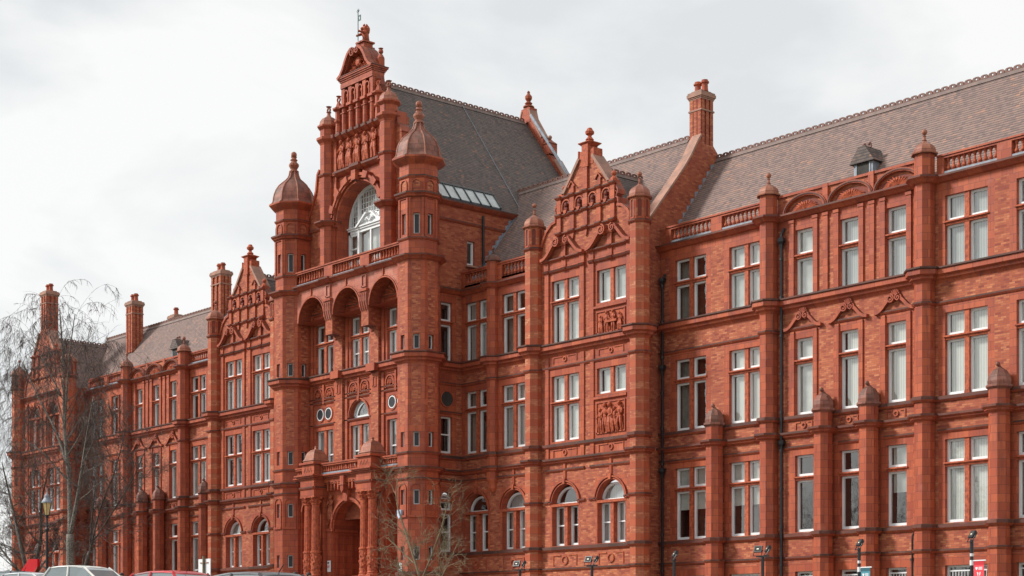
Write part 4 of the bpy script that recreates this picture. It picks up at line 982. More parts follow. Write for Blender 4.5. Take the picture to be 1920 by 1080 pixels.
# great arched window
Tw = Tf(-2.95); fr = G(); gl = G(); st = G(); r = 1.90
sweep(fr, Tw, [(-r, 18.4), (-r, 21.25)]+arcpts(0, 21.25, r, pi, 0, 30)+[(r, 21.25), (r, 18.4)], -.14, -.06, .12)
for s in (-1.02, 1.02): box(fr, Tw, s-.07, s+.07, -.08, .1, 18.4, 22.85)
box(fr, Tw, -.05, .05, -.05, .08, 18.4, 20.9); box(fr, Tw, -r, r, -.12, .12, 21.05, 21.15); box(fr, Tw, -r, r, -.18, .12, 21.15, 21.22); box(fr, Tw, -r, r, -.06, .1, 20.9, 21.05)
for s0, s1 in ((-1.78, -1.1), (1.1, 1.78)): box(fr, Tw, s0, s1, -.04, .08, 20.1, 20.16); box(fr, Tw, s0, s1, -.04, .08, 20.78, 20.9); box(fr, Tw, s0, s0+.06, -.04, .08, 18.4, 20.9); box(fr, Tw, s1-.06, s1, -.04, .08, 18.4, 20.9)
for q in (-1, 1):
    sweep(fr, Tw, [(q*1.08, 21.2), (q*.7, 21.45), (q*.42, 21.66), (q*.2, 21.80)], q*.09, -.24, .0); 
poly(fr, Tw, [(-.95, 21.22), (.95, 21.22), (.3, 21.68), (-.3, 21.68)], -.06, .0)
for k in range(9): sphere(fr, Tw(-.3+.075*k, -.12, 21.42+.08*sin(k*1.1)), .07, n=6, m=5)
k = -1.8
while k < 1.85:
    h = sqrt(max(0, r*r-k*k)); z0 = 21.25+(max(0, .5-abs(k)*.42) if abs(k) < 1 else 0)
    if h > .3: box(fr, Tw, k-.012, k+.012, -.01, .03, z0, 21.25+h-.1)
    k += .225
for i in range(1, 7):
    z = 21.25+i*.27; h = sqrt(max(0, r*r-(z-21.25)**2))-.1
    if z < 21.72: box(fr, Tw, -h, -.95, -.01, .03, z-.012, z+.012); box(fr, Tw, .95, h, -.01, .03, z-.012, z+.012)
    else: box(fr, Tw, -h, h, -.01, .03, z-.012, z+.012)
w = ob('great_window', fr, 'white_paint', B)
gl.face([Tw(-r, .02, 18.4), Tw(r, .02, 18.4)]+[Tw(p[0], .02, p[1]) for p in arcpts(0, 21.25, r, 0, pi, 24)]); ob('pane', gl, 'glass', w)
bl = G(); bl.face([Tw(-r, .25, 18.4), Tw(r, .25, 18.4)]+[Tw(p[0], .25, p[1]) for p in arcpts(0, 21.25, r, 0, pi, 24)]); ob('blind', bl, 'blind_plain', w)
# ---- big octagonal corner turrets
AP = .97
def slit(T, s0, s1, z0, z1, rd=.2):
    fr = G(); gl = G(); f = .045
    box(fr, T, s0, s0+f, rd-.05, rd+.02, z0, z1); box(fr, T, s1-f, s1, rd-.05, rd+.02, z0, z1); box(fr, T, s0+f, s1-f, rd-.05, rd+.02, z1-f, z1); box(fr, T, s0+f, s1-f, rd-.07, rd+.02, z0, z0+f)
    w = ob('slit_window', fr, 'white_paint', B); gl.face([T(s0, rd, z0), T(s1, rd, z0), T(s1, rd, z1), T(s0, rd, z1)]); ob('pane', gl, 'glass_dark', w)
    bl = G(); bl.face([T(s0, rd+.1, z0), T(s1, rd+.1, z0), T(s1, rd+.1, z1), T(s0, rd+.1, z1)]); ob('room_lining', bl, 'room', w)
for q in (-1, 1):
    cx, cy = q*5.4, -4.06; g = G()
    levels = [(Z0, 8.2, AP), (8.2, 13.3, AP), (13.3, 18.2, AP), (18.2, 21.2, .90), (21.2, 22.7, .88)]
    for z0, z1, a in levels:
        hs = a*math.tan(pi/8)
        for k in range(8):
            ang = -pi/2+(k-2)*pi/4; T = Tq(cx, cy, a, ang); vis = k in (1, 2, 3, 4); ops = []; zones = []
            if z0 < 5: L_ = [(3.87, 4.52), (6.49, 7.2)]
            elif z0 < 9: L_ = [(9.22, 9.93)]
            elif z0 < 14: L_ = [(13.84, 14.52)]
            elif z0 < 19: L_ = [(19.28, 20.26)]
            else: L_ = []
            zones = [(-hs, hs, z0, z1, 1)]
            if z0 > 9 and z0 < 18: zones += [(-hs*.52, hs*.52, z0, z1, 0)]
            elif 5 < z0 < 9: zones += [(-hs*.52, hs*.52, 10.2, z1, 0)]
            if vis: ops = [op(-.15, .15, p0, p1, rd=.2) for p0, p1 in L_]
            wall(g, T, -hs, hs, z0, z1, ops, zones)
            if vis:
                for p0, p1 in L_: slit(T, -.15, .15, p0, p1)
            if z0 > 18 and z0 < 20: # sunk panels
                sweep(g, T, [(-.27, 19.15), (-.27, 20.95), (.27, 20.95), (.27, 19.15), (-.27, 19.15)], .09, -.05, 0, 1)
            if z0 > 21: sweep(g, T, [(-.2, 21.3)]+arcpts(0, 21.62, .2, pi, 0, 10)+[(.2, 21.3)], .06, -.05, 0, 1); poly(g, T, [(-.19, 21.3), (.19, 21.3)]+arcpts(0, 21.62, .19, 0, pi, 8), -.003, 0, 0)
            if z0 < 5: sweep(g, T, [(-.26, 5.9), (-.26, 7.1)]+arcpts(0, 7.2, .26, pi, 0, 10)+[(.26, 7.1), (.26, 5.9)], .06, -.05, 0, 1); box(g, T, -.34, .34, -.08, 0, 5.88, 5.98, 2)
    for fn, z, a in ((LEDGE, 8.28, AP), (STR, 8.98, AP), (STR, 7.75, AP), (CORN, 13.7, AP), (EAVE, 18.28, AP), (STR, 19.12, .9), (LEDGE, 21.24, .9), (STR, 22.05, .88), (SILL, 3.3, AP)):
        ring(g, cx, cy, a-.01, fn(z), 2)
    lathe(g, cx, cy, [(.86, 22.55), (.95, 22.62), (1.12, 22.74), (1.22, 22.84), (1.22, 22.92), (1.12, 22.96)], 8, mi=2)
    o = ob('turret', g, ['brick', 'terracotta', 'moulding'], B)
    g = G(); pr = [(1.16, 22.92), (1.08, 22.98), (1.02, 23.1), (1.0, 23.3), (.96, 23.5), (.88, 23.72), (.74, 23.95), (.56, 24.13), (.40, 24.27), (.29, 24.42), (.23, 24.58), (.20, 24.75)]
    lathe(g, cx, cy, pr, 8, mi=0)
    for k in range(8):
        a = pi/8+k*pi/4; tube(g, [(cx+r_/cos(pi/8)*cos(a), cy+r_/cos(pi/8)*sin(a), z) for r_, z in pr], .038, 5, mi=1)
    lathe(g, cx, cy, [(.26, 24.73), (.26, 24.79), (.17, 24.83), (.18, 24.9), (.27, 25.06), (.27, 25.14), (.16, 25.26), (.15, 25.32), (.2, 25.37), (.14, 25.42), (.13, 25.5), (.17, 25.54)], 12, mi=1, oct=False); sphere(g, (cx, cy, 25.66), .16, mi=1)
    ob('dome', g, ['dome_tile', 'dome_pink'], o)
mat('skyglass', m_plain, c=(.48, .52, .52), c2=(.34, .37, .36), r=.15, sc=3, spec=.8)
# ---- main roof of the centre block
g = G(); YB = 7.45
for q in (-1, 1): g.face([(0, YG+.5, 28.42), (0, YB, 28.42), (q*5.62, YB, 21.3), (q*5.62, YG+.5, 21.3)])
o = ob('roof', g, 'roof_tile_dark', B); ridge(o, (0, YG+1.2, 28.42), (0, YB-.1, 28.42))
g = G(); m = 7.12/5.62; Tr = lambda s, d, z: (5.62-z/ sqrt(1+m*m)+d*m/sqrt(1+m*m), s, 21.3+z*m/sqrt(1+m*m)+d/sqrt(1+m*m))
box(g, Tr, -3.0, .95, -.05, .10, .12, 1.12, 0); gp = G()
for i in range(7):
    s = -3.0+i*.64; box(g, Tr, s, s+.06, .10, .17, .10, 1.15, 1)
box(g, Tr, -3.0, .95, .10, .18, 1.10, 1.18, 1)
s_ = ob('skylight', g, ['lead', 'glass_dark'], o)
gp.face([Tr(-2.98, .125, .14), Tr(.93, .125, .14), Tr(.93, .125, 1.1), Tr(-2.98, .125, 1.1)]); ob('skylight_glazing', gp, 'skyglass', o)
# lightning conductor tapes lying on the tiles
g = G(); tube(g, [(0.1, 2.9, 28.4), (5.55, 2.4, 21.48)], .018, 4); ob('conductor_tape', g, 'lead', o)
# rear gable parapet with finials
T = Tf(YB); g = G()
for q in (-1, 1):
    poly(g, T, [(0, 27.5), (q*.35, 29.1), (q*.5, 28.55), (q*1.4, 27.25), (q*1.4, 26.7), (q*2.1, 26.1), (q*2.15, 25.85), (q*2.4, 25.85), (q*3.2, 24.75), (q*5.7, 21.7), (q*5.7, 21), (0, 21)], 0, .45, 0)
    sweep(g, T, [(q*.35, 29.1), (q*.5, 28.6), (q*1.35, 27.35)], -q*.08, -.06, .5, 1); sweep(g, T, [(q*2.4, 25.9), (q*3.2, 24.8), (q*5.7, 21.75)], -q*.08, -.06, .5, 1)
    box(g, T, q*1.75-.25, q*1.75+.25, -.05, .5, 26.3, 26.9, 0); lathe(g, q*1.75, YB+.2, [(.3, 26.88), (.12, 27.05), (.05, 27.15)], 4, a0=pi/4); sphere(g, (q*1.75, YB+.2, 27.25), .12, mi=1)
    sweep(g, T, [(q*.42, 28.7), (q*5.75, 21.75)], q*.13, -.1, -.02, 2)
box(g, T, -.36, .36, -.02, .5, 28.4, 29.2, 0); box(g, T, -.2, .2, .0, .45, 29.2, 29.35, 0)
lathe(g, 0, YB+.2, [(.3, 29.3), (.3, 29.36), (.15, 29.42), (.22, 29.52), (.1, 29.62), (.19, 29.76), (.2, 29.9), (.1, 30.02), (.07, 30.08), (.09, 30.14), (.02, 30.22)], 10, oct=False, mi=0)
ob('rear_gable', g, ['terracotta', 'coping', 'lead'], B)
g = G(); wall(g, lambda s, d, z: (s, YB-d, z), -5.4, 5.4, Z0, 21.4); ob('wall', g, ['brick'], B)
# ------------------------------------------------------------------ entrance porch
YP = -5.2; T = Tf(YP)
for q in (-1, 1):
    c = q*2.45; g = G(); w = .62
    box(g, T, c-w, c+w, 0, 1.25, 7.38, 8.34, 0); band(g, T, c-w-.02, c+w+.02, STR(7.86), 1); band(g, Ts(c+w), YP, YP+1.2, STR(7.86), 1)
    for o_, z0, z1 in ((.06, 8.24, 8.32), (.16, 8.32, 8.40), (.24, 8.40, 8.48)): box(g, T, c-w-o_, c+w+o_, -o_, 1.3, z0, z1, 1)
    box(g, T, c-.55, c+.55, .05, 1.1, 8.48, 9.02, 0); box(g, T, c-.66, c+.66, -.06, 1.2, 9.02, 9.12, 1)
    for k in range(3): sweep(g, T, [(c-.35+k*.25, 8.62), (c-.25+k*.25, 8.85), (c-.18+k*.25, 8.62)], .03, .03, .05, 2)
    box(g, T, c-w+.05, c+w-.05, .62, 1.2, Z0, 7.38, 0)
    box(g, T, c-w-.08, c+w+.08, -.08, 1.2, Z0, 3.2, 0); box(g, T, c-w-.14, c+w+.14, -.14, 1.2, 3.1, 3.22, 1)
    o = ob('porch_pier', g, ['terracotta', 'moulding', 'terracotta_pale'], B)
    g = G(); pr = [(.46, 9.12), (.46, 9.2), (.50, 9.22), (.42, 9.34), (.38, 9.52), (.32, 9.66), (.2, 9.78), (.07, 9.84), (.05, 9.9), (.07, 9.96), (.0, 10.02)]
    lathe(g, c, YP+.55, pr, 4, a0=pi/4); ob('dome', g, 'dome_pink', o)
    for e in (-.33, .33):
        x, y = c+e, YP+.32; g = G(); N = 32; i0 = len(g.v)
        zs = [(4.6, .235), (7.0, .205)]
        for z, r in zs:
            for j in range(N): rr_ = r if j % 2 else r*.90; g.v.append((x+rr_*cos(2*pi*j/N), y+rr_*sin(2*pi*j/N), z))
        for j in range(N): g.f.append((j, (j+1) % N, N+(j+1) % N, N+j)); g.m.append(0)
        lathe(g, x, y, [(.32, 3.2), (.32, 3.27), (.27, 3.32), (.29, 3.38), (.255, 3.42), (.255, 4.5), (.29, 4.52), (.29, 4.6), (.24, 4.62)], 16, oct=False, mi=0)
        rr = random.Random(int(x*10))
        for k in range(34): a = rr.random()*6.28; zz = rr.uniform(3.5, 4.4); sphere(g, (x+.25*cos(a), y+.25*sin(a), zz), .055, .055, .08, n=6, m=4, mi=0)
        lathe(g, x, y, [(.215, 6.96), (.24, 6.99), (.24, 7.02), (.21, 7.04), (.23, 7.2), (.30, 7.32)], 16, oct=False, mi=0)
        for k in range(8):
            a = 2*pi*k/8+pi/8; u = (cos(a), sin(a))
            tube(g, [(x+.2*u[0], y+.2*u[1], 7.04), (x+.27*u[0], y+.27*u[1], 7.16), (x+.33*u[0], y+.33*u[1], 7.14)], [.06, .055, .03], 5, mi=0)
            if k % 2 == 0: sphere(g, (x+.31*u[0], y+.31*u[1], 7.30), .075, n=7, m=5, mi=0)
        box(g, T, x-.32, x+.32, 0, .64, 7.33, 7.385, 0)
        ob('column', g, 'carving', o)
# arch wall with door recess
T = Tf(-4.3); g = G(); wall(g, T, -1.9, 1.9, Z0, 8.3, [dict(s0=-1.42, s1=1.42, z0=3.05, z1=5.70, arch=True, rd=2.6)], [(-1.9, 1.9, 1, 8.3, 1)])
for q in (-1, 1):
    wall(g, T, min(q*3.0, q*4.7), max(q*3.0, q*4.7), Z0, 8.3, [dict(s0=min(q*3.15, q*4.3), s1=max(q*3.15, q*4.3), z0=1.2, z1=6.75, arch=True, rd=.65)], [(-5, 5, 1, 8.3, 1)])
    sweep(g, T, arcpts(q*3.72, 6.75, .57, pi, 0, 18), -.09, -.06, 0, 2)
    box(g, T, q*1.7-.22, q*1.7+.22, -.06, .0, 3.05, 5.6, 1); box(g, T, q*1.66-.30, q*1.66+.30, -.12, 2.4 if False else .0, 5.6, 5.75, 2)
sweep(g, T, arcpts(0, 5.72, 1.42, pi, 0, 28), -.10, -.05, 0, 1); sweep(g, T, arcpts(0, 5.72, 1.53, pi, 0, 28), -.12, -.14, 0, 2); poly(g, T, [(-.1, 7.05), (.1, 7.05), (.2, 7.6), (-.2, 7.6)], -.24, 0, 2)
rr = random.Random(5)
for q in (-1, 1):
    figure(g, T, q*1.52, 6.2, 1.25, d=-.10, lean=-.3*q, k=90+q)
    for k in range(10): a = rr.random()*6; x = q*rr.uniform(1.35, 1.8); z = rr.uniform(5.9, 7.4); tube(g, [(x, -.02, z), (x+.1*cos(a), -.1, z+.1*sin(a)), (x+.2*cos(a+.5), -.04, z+.2*sin(a+.5))], [.04, .05, .03], 5, T, 3)
for k in range(5):   # panels in the barrel of the recess
    z = 3.3
    for q in (-1, 1): sweep(g, lambda s, d, zz, q=q: (q*(1.42-d*-1) if False else q*(1.42+d), -4.3+s, zz), [(.25+k*.48, 3.2), (.25+k*.48, 5.4), (.62+k*.48, 5.4), (.62+k*.48, 3.2)], .05, -.05, .0, 1)
for q in (-1, 1): box(g, lambda s, d, z, q=q: (q*(1.42+d), s, z), -4.25, -1.7, -.08, .0, 5.58, 5.72, 2)
g.face([(-1.42, -1.72, 3.05), (1.42, -1.72, 3.05), (1.42, -1.72, 5.7)]+[(p[0], -1.72, p[1]) for p in arcpts(0, 5.7, 1.42, 0, pi, 16)], 4)
ob('entrance_arch', g, ['brick_side', 'terracotta', 'moulding', 'carving', 'room'], B)
g = G()
for q in (-1, 1):
    box(g, ID, min(q*.02, q*1.1), max(q*.02, q*1.1), -1.85, -1.78, 3.06, 5.6)
    for zz in (3.3, 4.3): sweep(g, lambda s, d, z: (s, -1.86+d, z), [(q*.2, zz), (q*.2, zz+.8), (q*.9, zz+.8), (q*.9, zz), (q*.2, zz)], .05, -.03, 0)
d_ = ob('door', g, 'room', B); g = G(); sphere(g, (.1, -1.9, 4.1), .05); ob('handle', g, 'lead', d_)
# corbel table, ledge and parapet above the arch
g = G(); T = Tf(-4.6); box(g, T, -1.85, 1.85, 0, .4, 7.98, 8.34, 0)
for q in (-1, 1):
    for k in range(5): c = q*(.32+k*.30); poly(g, T, [(c-.06, 7.98), (c+.06, 7.98), (c+.05, 7.7), (c, 7.62), (c-.05, 7.7)], .02, .3, 0); sweep(g, T, arcpts(c+q*.15, 7.98, .1, 0, pi, 8), .04, .0, .3, 0)
poly(g, T, [(-.16, 8.3), (.16, 8.3), (.12, 7.6), (0, 7.45), (-.12, 7.6)], -.18, .3, 1); box(g, T, -.2, .2, -.22, .1, 7.84, 7.9, 1)
for o_, z0, z1 in ((.06, 8.24, 8.32), (.16, 8.32, 8.40), (.26, 8.40, 8.47)): box(g, T, -1.75, 1.75, -o_, .9, z0, z1, 1); [box(g, Tf(-4.45), min(q*3.2, q*4.5), max(q*3.2, q*4.5), -o_, .8, z0, z1, 1) for q in (-1, 1)]
ob('corbel_table', g, ['terracotta', 'moulding'], B)
balustrade(Tf(-4.78), -1.8, 1.8, 8.47, 9.05, panels=[(-1.75, 1.75)], sp=.2, dep=.22); 
for q in (-1, 1): balustrade(Tf(-4.6), min(q*3.1, q*4.4), max(q*3.1, q*4.4), 8.47, 9.0, sp=.2, dep=.22)
g = G()
for k in range(11): box(g, ID, -1.9-.0*k, 1.9, -5.2-k*.32, -2.0 if k == 0 else -5.2-(k-1)*.32, Z0+.0, 3.04-k*.17)
ob('entrance_steps', g, 'paving', B)
# rainwater pipes
def pipe(x, y, z0, z1, hop=(), T=ID, r=.06):
    g = G(); tube(g, [(x, y, z0), (x, y, z1-.35), (x, y+.02, z1-.2), (x+.06, y+.12, z1)], r, 8, T)
    for h in hop: lathe(g, *T(x, y, 0)[:2], [(.075, h-.25), (.09, h-.1), (.16, h), (.17, h+.14), (.12, h+.16)], 6, oct=False)
    z = z0+.5
    while z < z1-.5: lathe(g, *T(x, y, 0)[:2], [(.085, z), (.085, z+.09)], 8, oct=False); z += 1.55
    ob('drainpipe', g, 'iron', B)
for sg in (1, -1): pipe(sg*24.42, -.16, Z0, 16.75, (8.0, 16.2)); pipe(sg*17.72, -.16, Z0, 16.0, (15.7, 11.9, 7.4))
pipe(30.72, -.10, Z0, 4.2, (), r=.04)
# small signs and alarm box on the walls
g = G(); box(g, Tf(-4.42), -1.78, -1.48, -.0, .02, 3.55, 4.12, 0); box(g, Tf(-4.425), -1.73, -1.62, -.0, .0, 4.0, 4.05, 1)
ob_ = ob('notice_plate', g, ['white_paint', 'iron'], B)
g = G(); g2 = Tf(-4.442); box(g, g2, -1.74, -1.60, 0, .016, 3.98, 4.03, 0); ob('lettering', g, 'iron', ob_)
mat('red_print', m_plain, c=(.62, .03, .03), r=.6)
g = G(); box(g, g2, -1.74, -1.54, 0, .016, 3.84, 3.865, 0); box(g, g2, -1.74, -1.58, 0, .016, 3.78, 3.805, 0); ob('lettering', g, 'red_print', ob_)
Tt = Tq(5.4, -4.06, .97, -pi/2); g = G(); box(g, Tt, -.27, -.05, -.03, .0, 3.3, 3.75, 0); ob('notice_plate', g, 'white_paint', B)
mat('alarm_blue', m_plain, c=(.55, .65, .78), c2=(.3, .42, .6), r=.4)
g = G(); poly(g, Tt, [(-.28, 6.0), (-.28, 6.25), (0, 6.25), (0, 6.0), (-.14, 5.82)], -.12, 0, 0); ob('alarm_box', g, 'alarm_blue', B)
# ------------------------------------------------------------------ ground
def gz(x, y):
    if y > -24: return 1.2
    if y > -44: t = (-24-y)/20; return 1.2-2.8*t
    return -1.6
g = G(); ys = [600, 60, 8, -14, -24, -29, -34, -39, -44, -90, -300]
for y0, y1 in zip(ys, ys[1:]):
    g.face([(-700, y0, gz(0, y0)-.06), (500, y0, gz(0, y0)-.06), (500, y1, gz(0, y1)-.06), (-700, y1, gz(0, y1)-.06)])
struct(ob('ground', g, 'grass'), 'grass sloping gently up to the long red building')
g = G(); g.face([(-80, -23.9, 1.152), (60, -23.9, 1.152), (60, -16.5, 1.152), (-80, -16.5, 1.152)])
struct(ob('road', g, 'asphalt'), 'asphalt drive and parking strip along the front of the building')
g = G()
for y0, y1 in ((-24, -29), (-29, -34), (-34, -39)): g.face([(-30, y0, gz(0, y0)-.05), (42, y0, gz(0, y0)-.05), (42, y1, gz(0, y1)-.05), (-30, y1, gz(0, y1)-.05)])
struct(ob('car_park', g, 'asphalt'), 'sloping asphalt car park below the drive')
g = G(); box(g, ID, -80, 60, -16.5, -16.35, 1.1, 1.27); box(g, ID, -80, 60, -16.35, -3.0, 1.14, 1.25); struct(ob('pavement', g, 'paving'), 'pale paving between drive and building')
# ------------------------------------------------------------------ bare trees
def tree(name, label, x, y, z, stems, seed, style='dense', bark='bark', twig='twig', scale=1.0, group=None, maxd=5, tw=1.0):
    """stems: list of polylines (points relative to the foot) with start/end radius; limbs and twigs grow from them"""
    rnd = random.Random(seed); gt = G(); gc = G()
    root = thing(name, label, 'tree', (x, y, z), group=group)
    def twigs(p, d, L_, r, dep):
        n = 4; pts = [p]; q = Vector(p); dd = Vector(d).normalized()
        droop = .16 if style == 'weep' else -.03
        for i in range(n):
            dd = (dd+Vector((rnd.uniform(-.22, .22), rnd.uniform(-.22, .22), rnd.uniform(-.2, .2)-droop*(1.5 if style == 'weep' and r < .016 else .15)))).normalized()
            q = q+dd*(L_/n); pts.append(q.copy())
        rr = [r*(1-.16*i) for i in range(n+1)]
        tgt = gt if r > .03 else gc
        tube(tgt, pts, rr, 6 if r > .05 else (4 if r > .015 else 3), cap=False)
        if dep <= 0: return
        k = rnd.choice((3, 4)) if dep > 1 else rnd.choice((2, 3, 4))
        for j in range(k):
            i = rnd.randint(1, n); t = rnd.random(); o = pts[i-1].lerp(pts[i], t)
            a = rnd.uniform(0, 2*pi); s = rnd.uniform(.45, 1.0)
            u = dd.orthogonal().normalized(); w = dd.cross(u)
            nd = (dd*cos(s)+(u*cos(a)+w*sin(a))*sin(s)); nd.z += .12 if style != 'weep' else .0
            twigs(o, nd, L_*rnd.uniform(.5, .78), max(.0085*tw, rr[i]*rnd.uniform(.45, .65)), dep-1)
    for pts, r0, r1, nb, L0 in stems:
        P = [Vector(p)*scale for p in pts]
        # smooth the stem a little
        Q = []
        for i in range(len(P)-1):
            for t in (0, .25, .5, .75):
                p0 = P[max(0, i-1)]; p1 = P[i]; p2 = P[i+1]; p3 = P[min(len(P)-1, i+2)]
                Q.append(.5*((2*p1)+(-p0+p2)*t+(2*p0-5*p1+4*p2-p3)*t*t+(-p0+3*p1-3*p2+p3)*t**3))
        Q.append(P[-1]); R_ = [r0+(r1-r0)*i/(len(Q)-1) for i in range(len(Q))]
        tube(gt, Q, R_, 10)
        for b in range(nb):
            f = .22+.76*(b+rnd.random())/nb if r0 > .1 else .1+.88*(b+rnd.random())/nb
            i = min(len(Q)-2, int(f*(len(Q)-1))); o = Q[i]; d = (Q[i+1]-Q[i]).normalized(); a = rnd.uniform(0, 2*pi); s = rnd.uniform(.5, 1.05)
            u = d.orthogonal().normalized(); w = d.cross(u); nd = d*cos(s)+(u*cos(a)+w*sin(a))*sin(s); nd.z += .15
            twigs(o, nd, L0*(1.15-f*.6), max(.012, R_[i]*.42), maxd-1)
    o = ob('trunk', gt, bark, root, smooth=True); o = ob('crown', gc, twig, root)
    return root
tree('birch_tree', 'tall bare birch with pale forked trunk in front of the left wing', -15, -12, 1.2,
     [([(0, 0, 0), (-.1, .0, 2.5), (-.15, 0, 4.6)], .27, .21, 2, 2.0),
      ([(-.15, 0, 4.5), (-.9, .3, 7.5), (-1.9, .5, 10.5), (-2.2, .6, 13.8), (-2.7, .6, 17.2)], .15, .03, 12, 4.0),
      ([(-.15, 0, 4.5), (1.1, -.1, 7.0), (2.4, -.3, 9.6), (3.4, -.4, 11.6)], .12, .03, 10, 3.0),
      ([(-1.9, .5, 10.4), (-1.4, .4, 12.5), (-.6, .2, 14.6), (.4, 0, 16.4)], .07, .02, 10, 3.4),
      ([(-1.2, .3, 8.5), (-3.0, .5, 10.5), (-5.0, .4, 12.6), (-6.8, .3, 14.8)], .08, .02, 11, 3.6),
      ([(-2.3, .5, 12.4), (-3.8, .3, 14.2), (-5.4, .2, 16.0)], .05, .02, 9, 3.2)], 11, 'weep', 'birch_bark', group=None, maxd=5, tw=1.0)
tree('bare_tree', 'dark bare tree with low crooked limbs at the foot of the end pavilion', -22.5, -11, 1.2,
     [([(0, 0, 0), (.1, 0, 1.6), (-.1, 0, 2.6)], .24, .2, 1, 1.5), ([(-.1, 0, 2.4), (-1.2, 0, 4.5), (-2.8, .2, 6.8), (-3.8, 0, 9.5)], .15, .03, 9, 3.2), ([(-.1, 0, 2.4), (1.0, .2, 4.4), (1.6, 0, 6.6), (3.0, -.2, 8.6)], .14, .03, 8, 2.8), ([(0, 0, 2.0), (2.2, -.2, 3.2), (4.0, -.1, 4.2)], .09, .03, 5, 2.0), ([(0, 0, 2.2), (-2.6, -.2, 3.8), (-5.0, -.1, 5.2)], .09, .03, 6, 2.4)], 5, 'dense', maxd=5, tw=1.1)
tree('bare_tree', 'fine twigged bare tree leaning right between birch and wall below the pavilion roof', -29.0, -4.6, 1.2,
     [([(0, 0, 0), (.2, 0, 2.6), (.8, .2, 4.5)], .16, .12, 3, 1.8), ([(.8, .2, 4.4), (1.6, 0, 7.0), (2.0, .1, 9.6), (2.2, .1, 12.4)], .07, .02, 8, 3.0), ([(.8, .2, 4.4), (2.8, -.1, 7.0), (4.8, 0, 9.6), (6.2, 0, 12.4)], .07, .02, 10, 3.2), ([(.8, .2, 4.8), (3.8, .1, 6.6), (6.4, .2, 8.6), (8.2, .2, 10.4)], .06, .02, 8, 2.8)], 21, 'dense', twig='twig', maxd=5, tw=1.0)
for i, (x, y, h, lb) in enumerate(((-58, -3, 11, 'bare spreading tree beyond the far end of the building, leaning out of frame'), (-66, 10, 12.5, 'taller bare tree standing furthest behind the end pavilion'), (-51, -7, 8.0, 'low bushy bare tree just clear of the end pavilion corner'), (-45, -14, 6.5, 'small bare tree at the very left edge nearest the black car'))):
    tree('bare_tree', lb, x, y, 1.2, [([(0, 0, 0), (.2, 0, h*.2), (0, 0, h*.32)], .26, .2, 2, 2), ([(0, 0, h*.3), (-1.6, .3, h*.55), (-2.6, .5, h*.9)], .16, .03, 9, h*.38), ([(0, 0, h*.3), (1.5, -.2, h*.5), (2.2, 0, h*.95)], .16, .03, 9, h*.38), ([(0, 0, h*.3), (.2, -.2, h*.6), (0, 0, h*1.05)], .16, .03, 9, h*.36), ([(0, 0, h*.2), (2.6, -.2, h*.4), (4.4, 0, h*.6)], .12, .03, 7, h*.3)], 31+i, 'dense', group='bare trees past the far end of the building', maxd=5, tw=1.3)
tree('sapling', 'young bare ornamental tree with yellow green branches in front of the entrance', 16.2, -12, 1.2,
     [([(0, 0, 0), (-.25, 0, 1.0), (-1.0, 0, 2.6), (-1.9, 0, 4.4), (-2.0, .1, 5.4)], .065, .018, 13, 1.6), ([(-.3, 0, 1.2), (.3, .1, 2.3), (.9, .2, 3.6), (1.2, .2, 4.6)], .04, .013, 9, 1.3), ([(-.7, 0, 1.9), (-1.8, .1, 2.5), (-2.9, .2, 3.1)], .032, .012, 8, 1.1), ([(0, 0, .5), (1.2, -.1, 1.4), (2.0, 0, 2.6)], .034, .012, 9, 1.1), ([(0, 0, .6), (-1.0, -.2, 1.2), (-1.6, 0, 1.9)], .028, .012, 6, .9)], 8, 'dense', 'twig_green', 'twig_green', maxd=4, tw=.7)
for i, (x, y, lb) in enumerate(((-6, -58, 'bare park tree across the drive, leftmost of four reflected in the windows'), (6, -66, 'bare park tree across the drive, second from left of the four reflected in the windows'), (20, -80, 'bare park tree across the drive, third from left of the four reflected in the windows'), (-20, -62, 'bare park tree across the drive, furthest west of the four reflected in the windows'))):
    tree('park_tree', lb, x, y, -1.6, [([(0, 0, 0), (.2, 0, 3), (0, 0, 4.5)], .38, .3, 2, 3), ([(0, 0, 4.2), (-2.6, .3, 8), (-4, .5, 12.5)], .24, .05, 12, 4.6), ([(0, 0, 4.2), (2.5, -.2, 8), (3.6, 0, 12)], .24, .05, 12, 4.6), ([(0, 0, 4.2), (.2, -.2, 9), (0, 0, 14.5)], .24, .05, 12, 4.4)], 61+i, 'dense', group='bare park trees across the drive', maxd=4, tw=2.0)
# ------------------------------------------------------------------ street furniture
mat('lamp_glass', m_plain, c=(.80, .58, .26), var=.25, r=.3, sc=9)
lp = thing('street_lamp', 'black heritage lamp post with amber glazed lantern beside the birch', 'street lamp', (-9.43, -16, 1.2)); lp.scale = (.85, .85, 1); x, y = 0, 0
g = G(); lathe(g, 0, 0, [(.17, 0), (.17, .5), (.13, .6), (.12, .95), (.16, 1.0), (.10, 1.08), (.085, 1.2), (.075, 4.3), (.12, 4.34), (.12, 4.42), (.07, 4.5), (.05, 4.95), (.11, 5.0), (.08, 5.08)], 12, oct=False)
tube(g, [(-.42, 0, 4.62), (.42, 0, 4.62)], .025, 6); [sphere(g, (s_*.44, 0, 4.62), .045) for s_ in (-1, 1)]; ob('post', g, 'iron', lp)
g = G(); lathe(g, 0, 0, [(.13, 5.12), (.27, 5.72)], 6, oct=False); o = ob('lantern', g, 'lamp_glass', lp)
g = G()
for k in range(6): a = 2*pi*k/6+pi/6; tube(g, [(.135*cos(a), .135*sin(a), 5.12), (.28*cos(a), .28*sin(a), 5.72)], .016, 4)
lathe(g, 0, 0, [(.15, 5.06), (.15, 5.12)], 6, oct=False); ob('lantern_frame', g, 'iron', o)
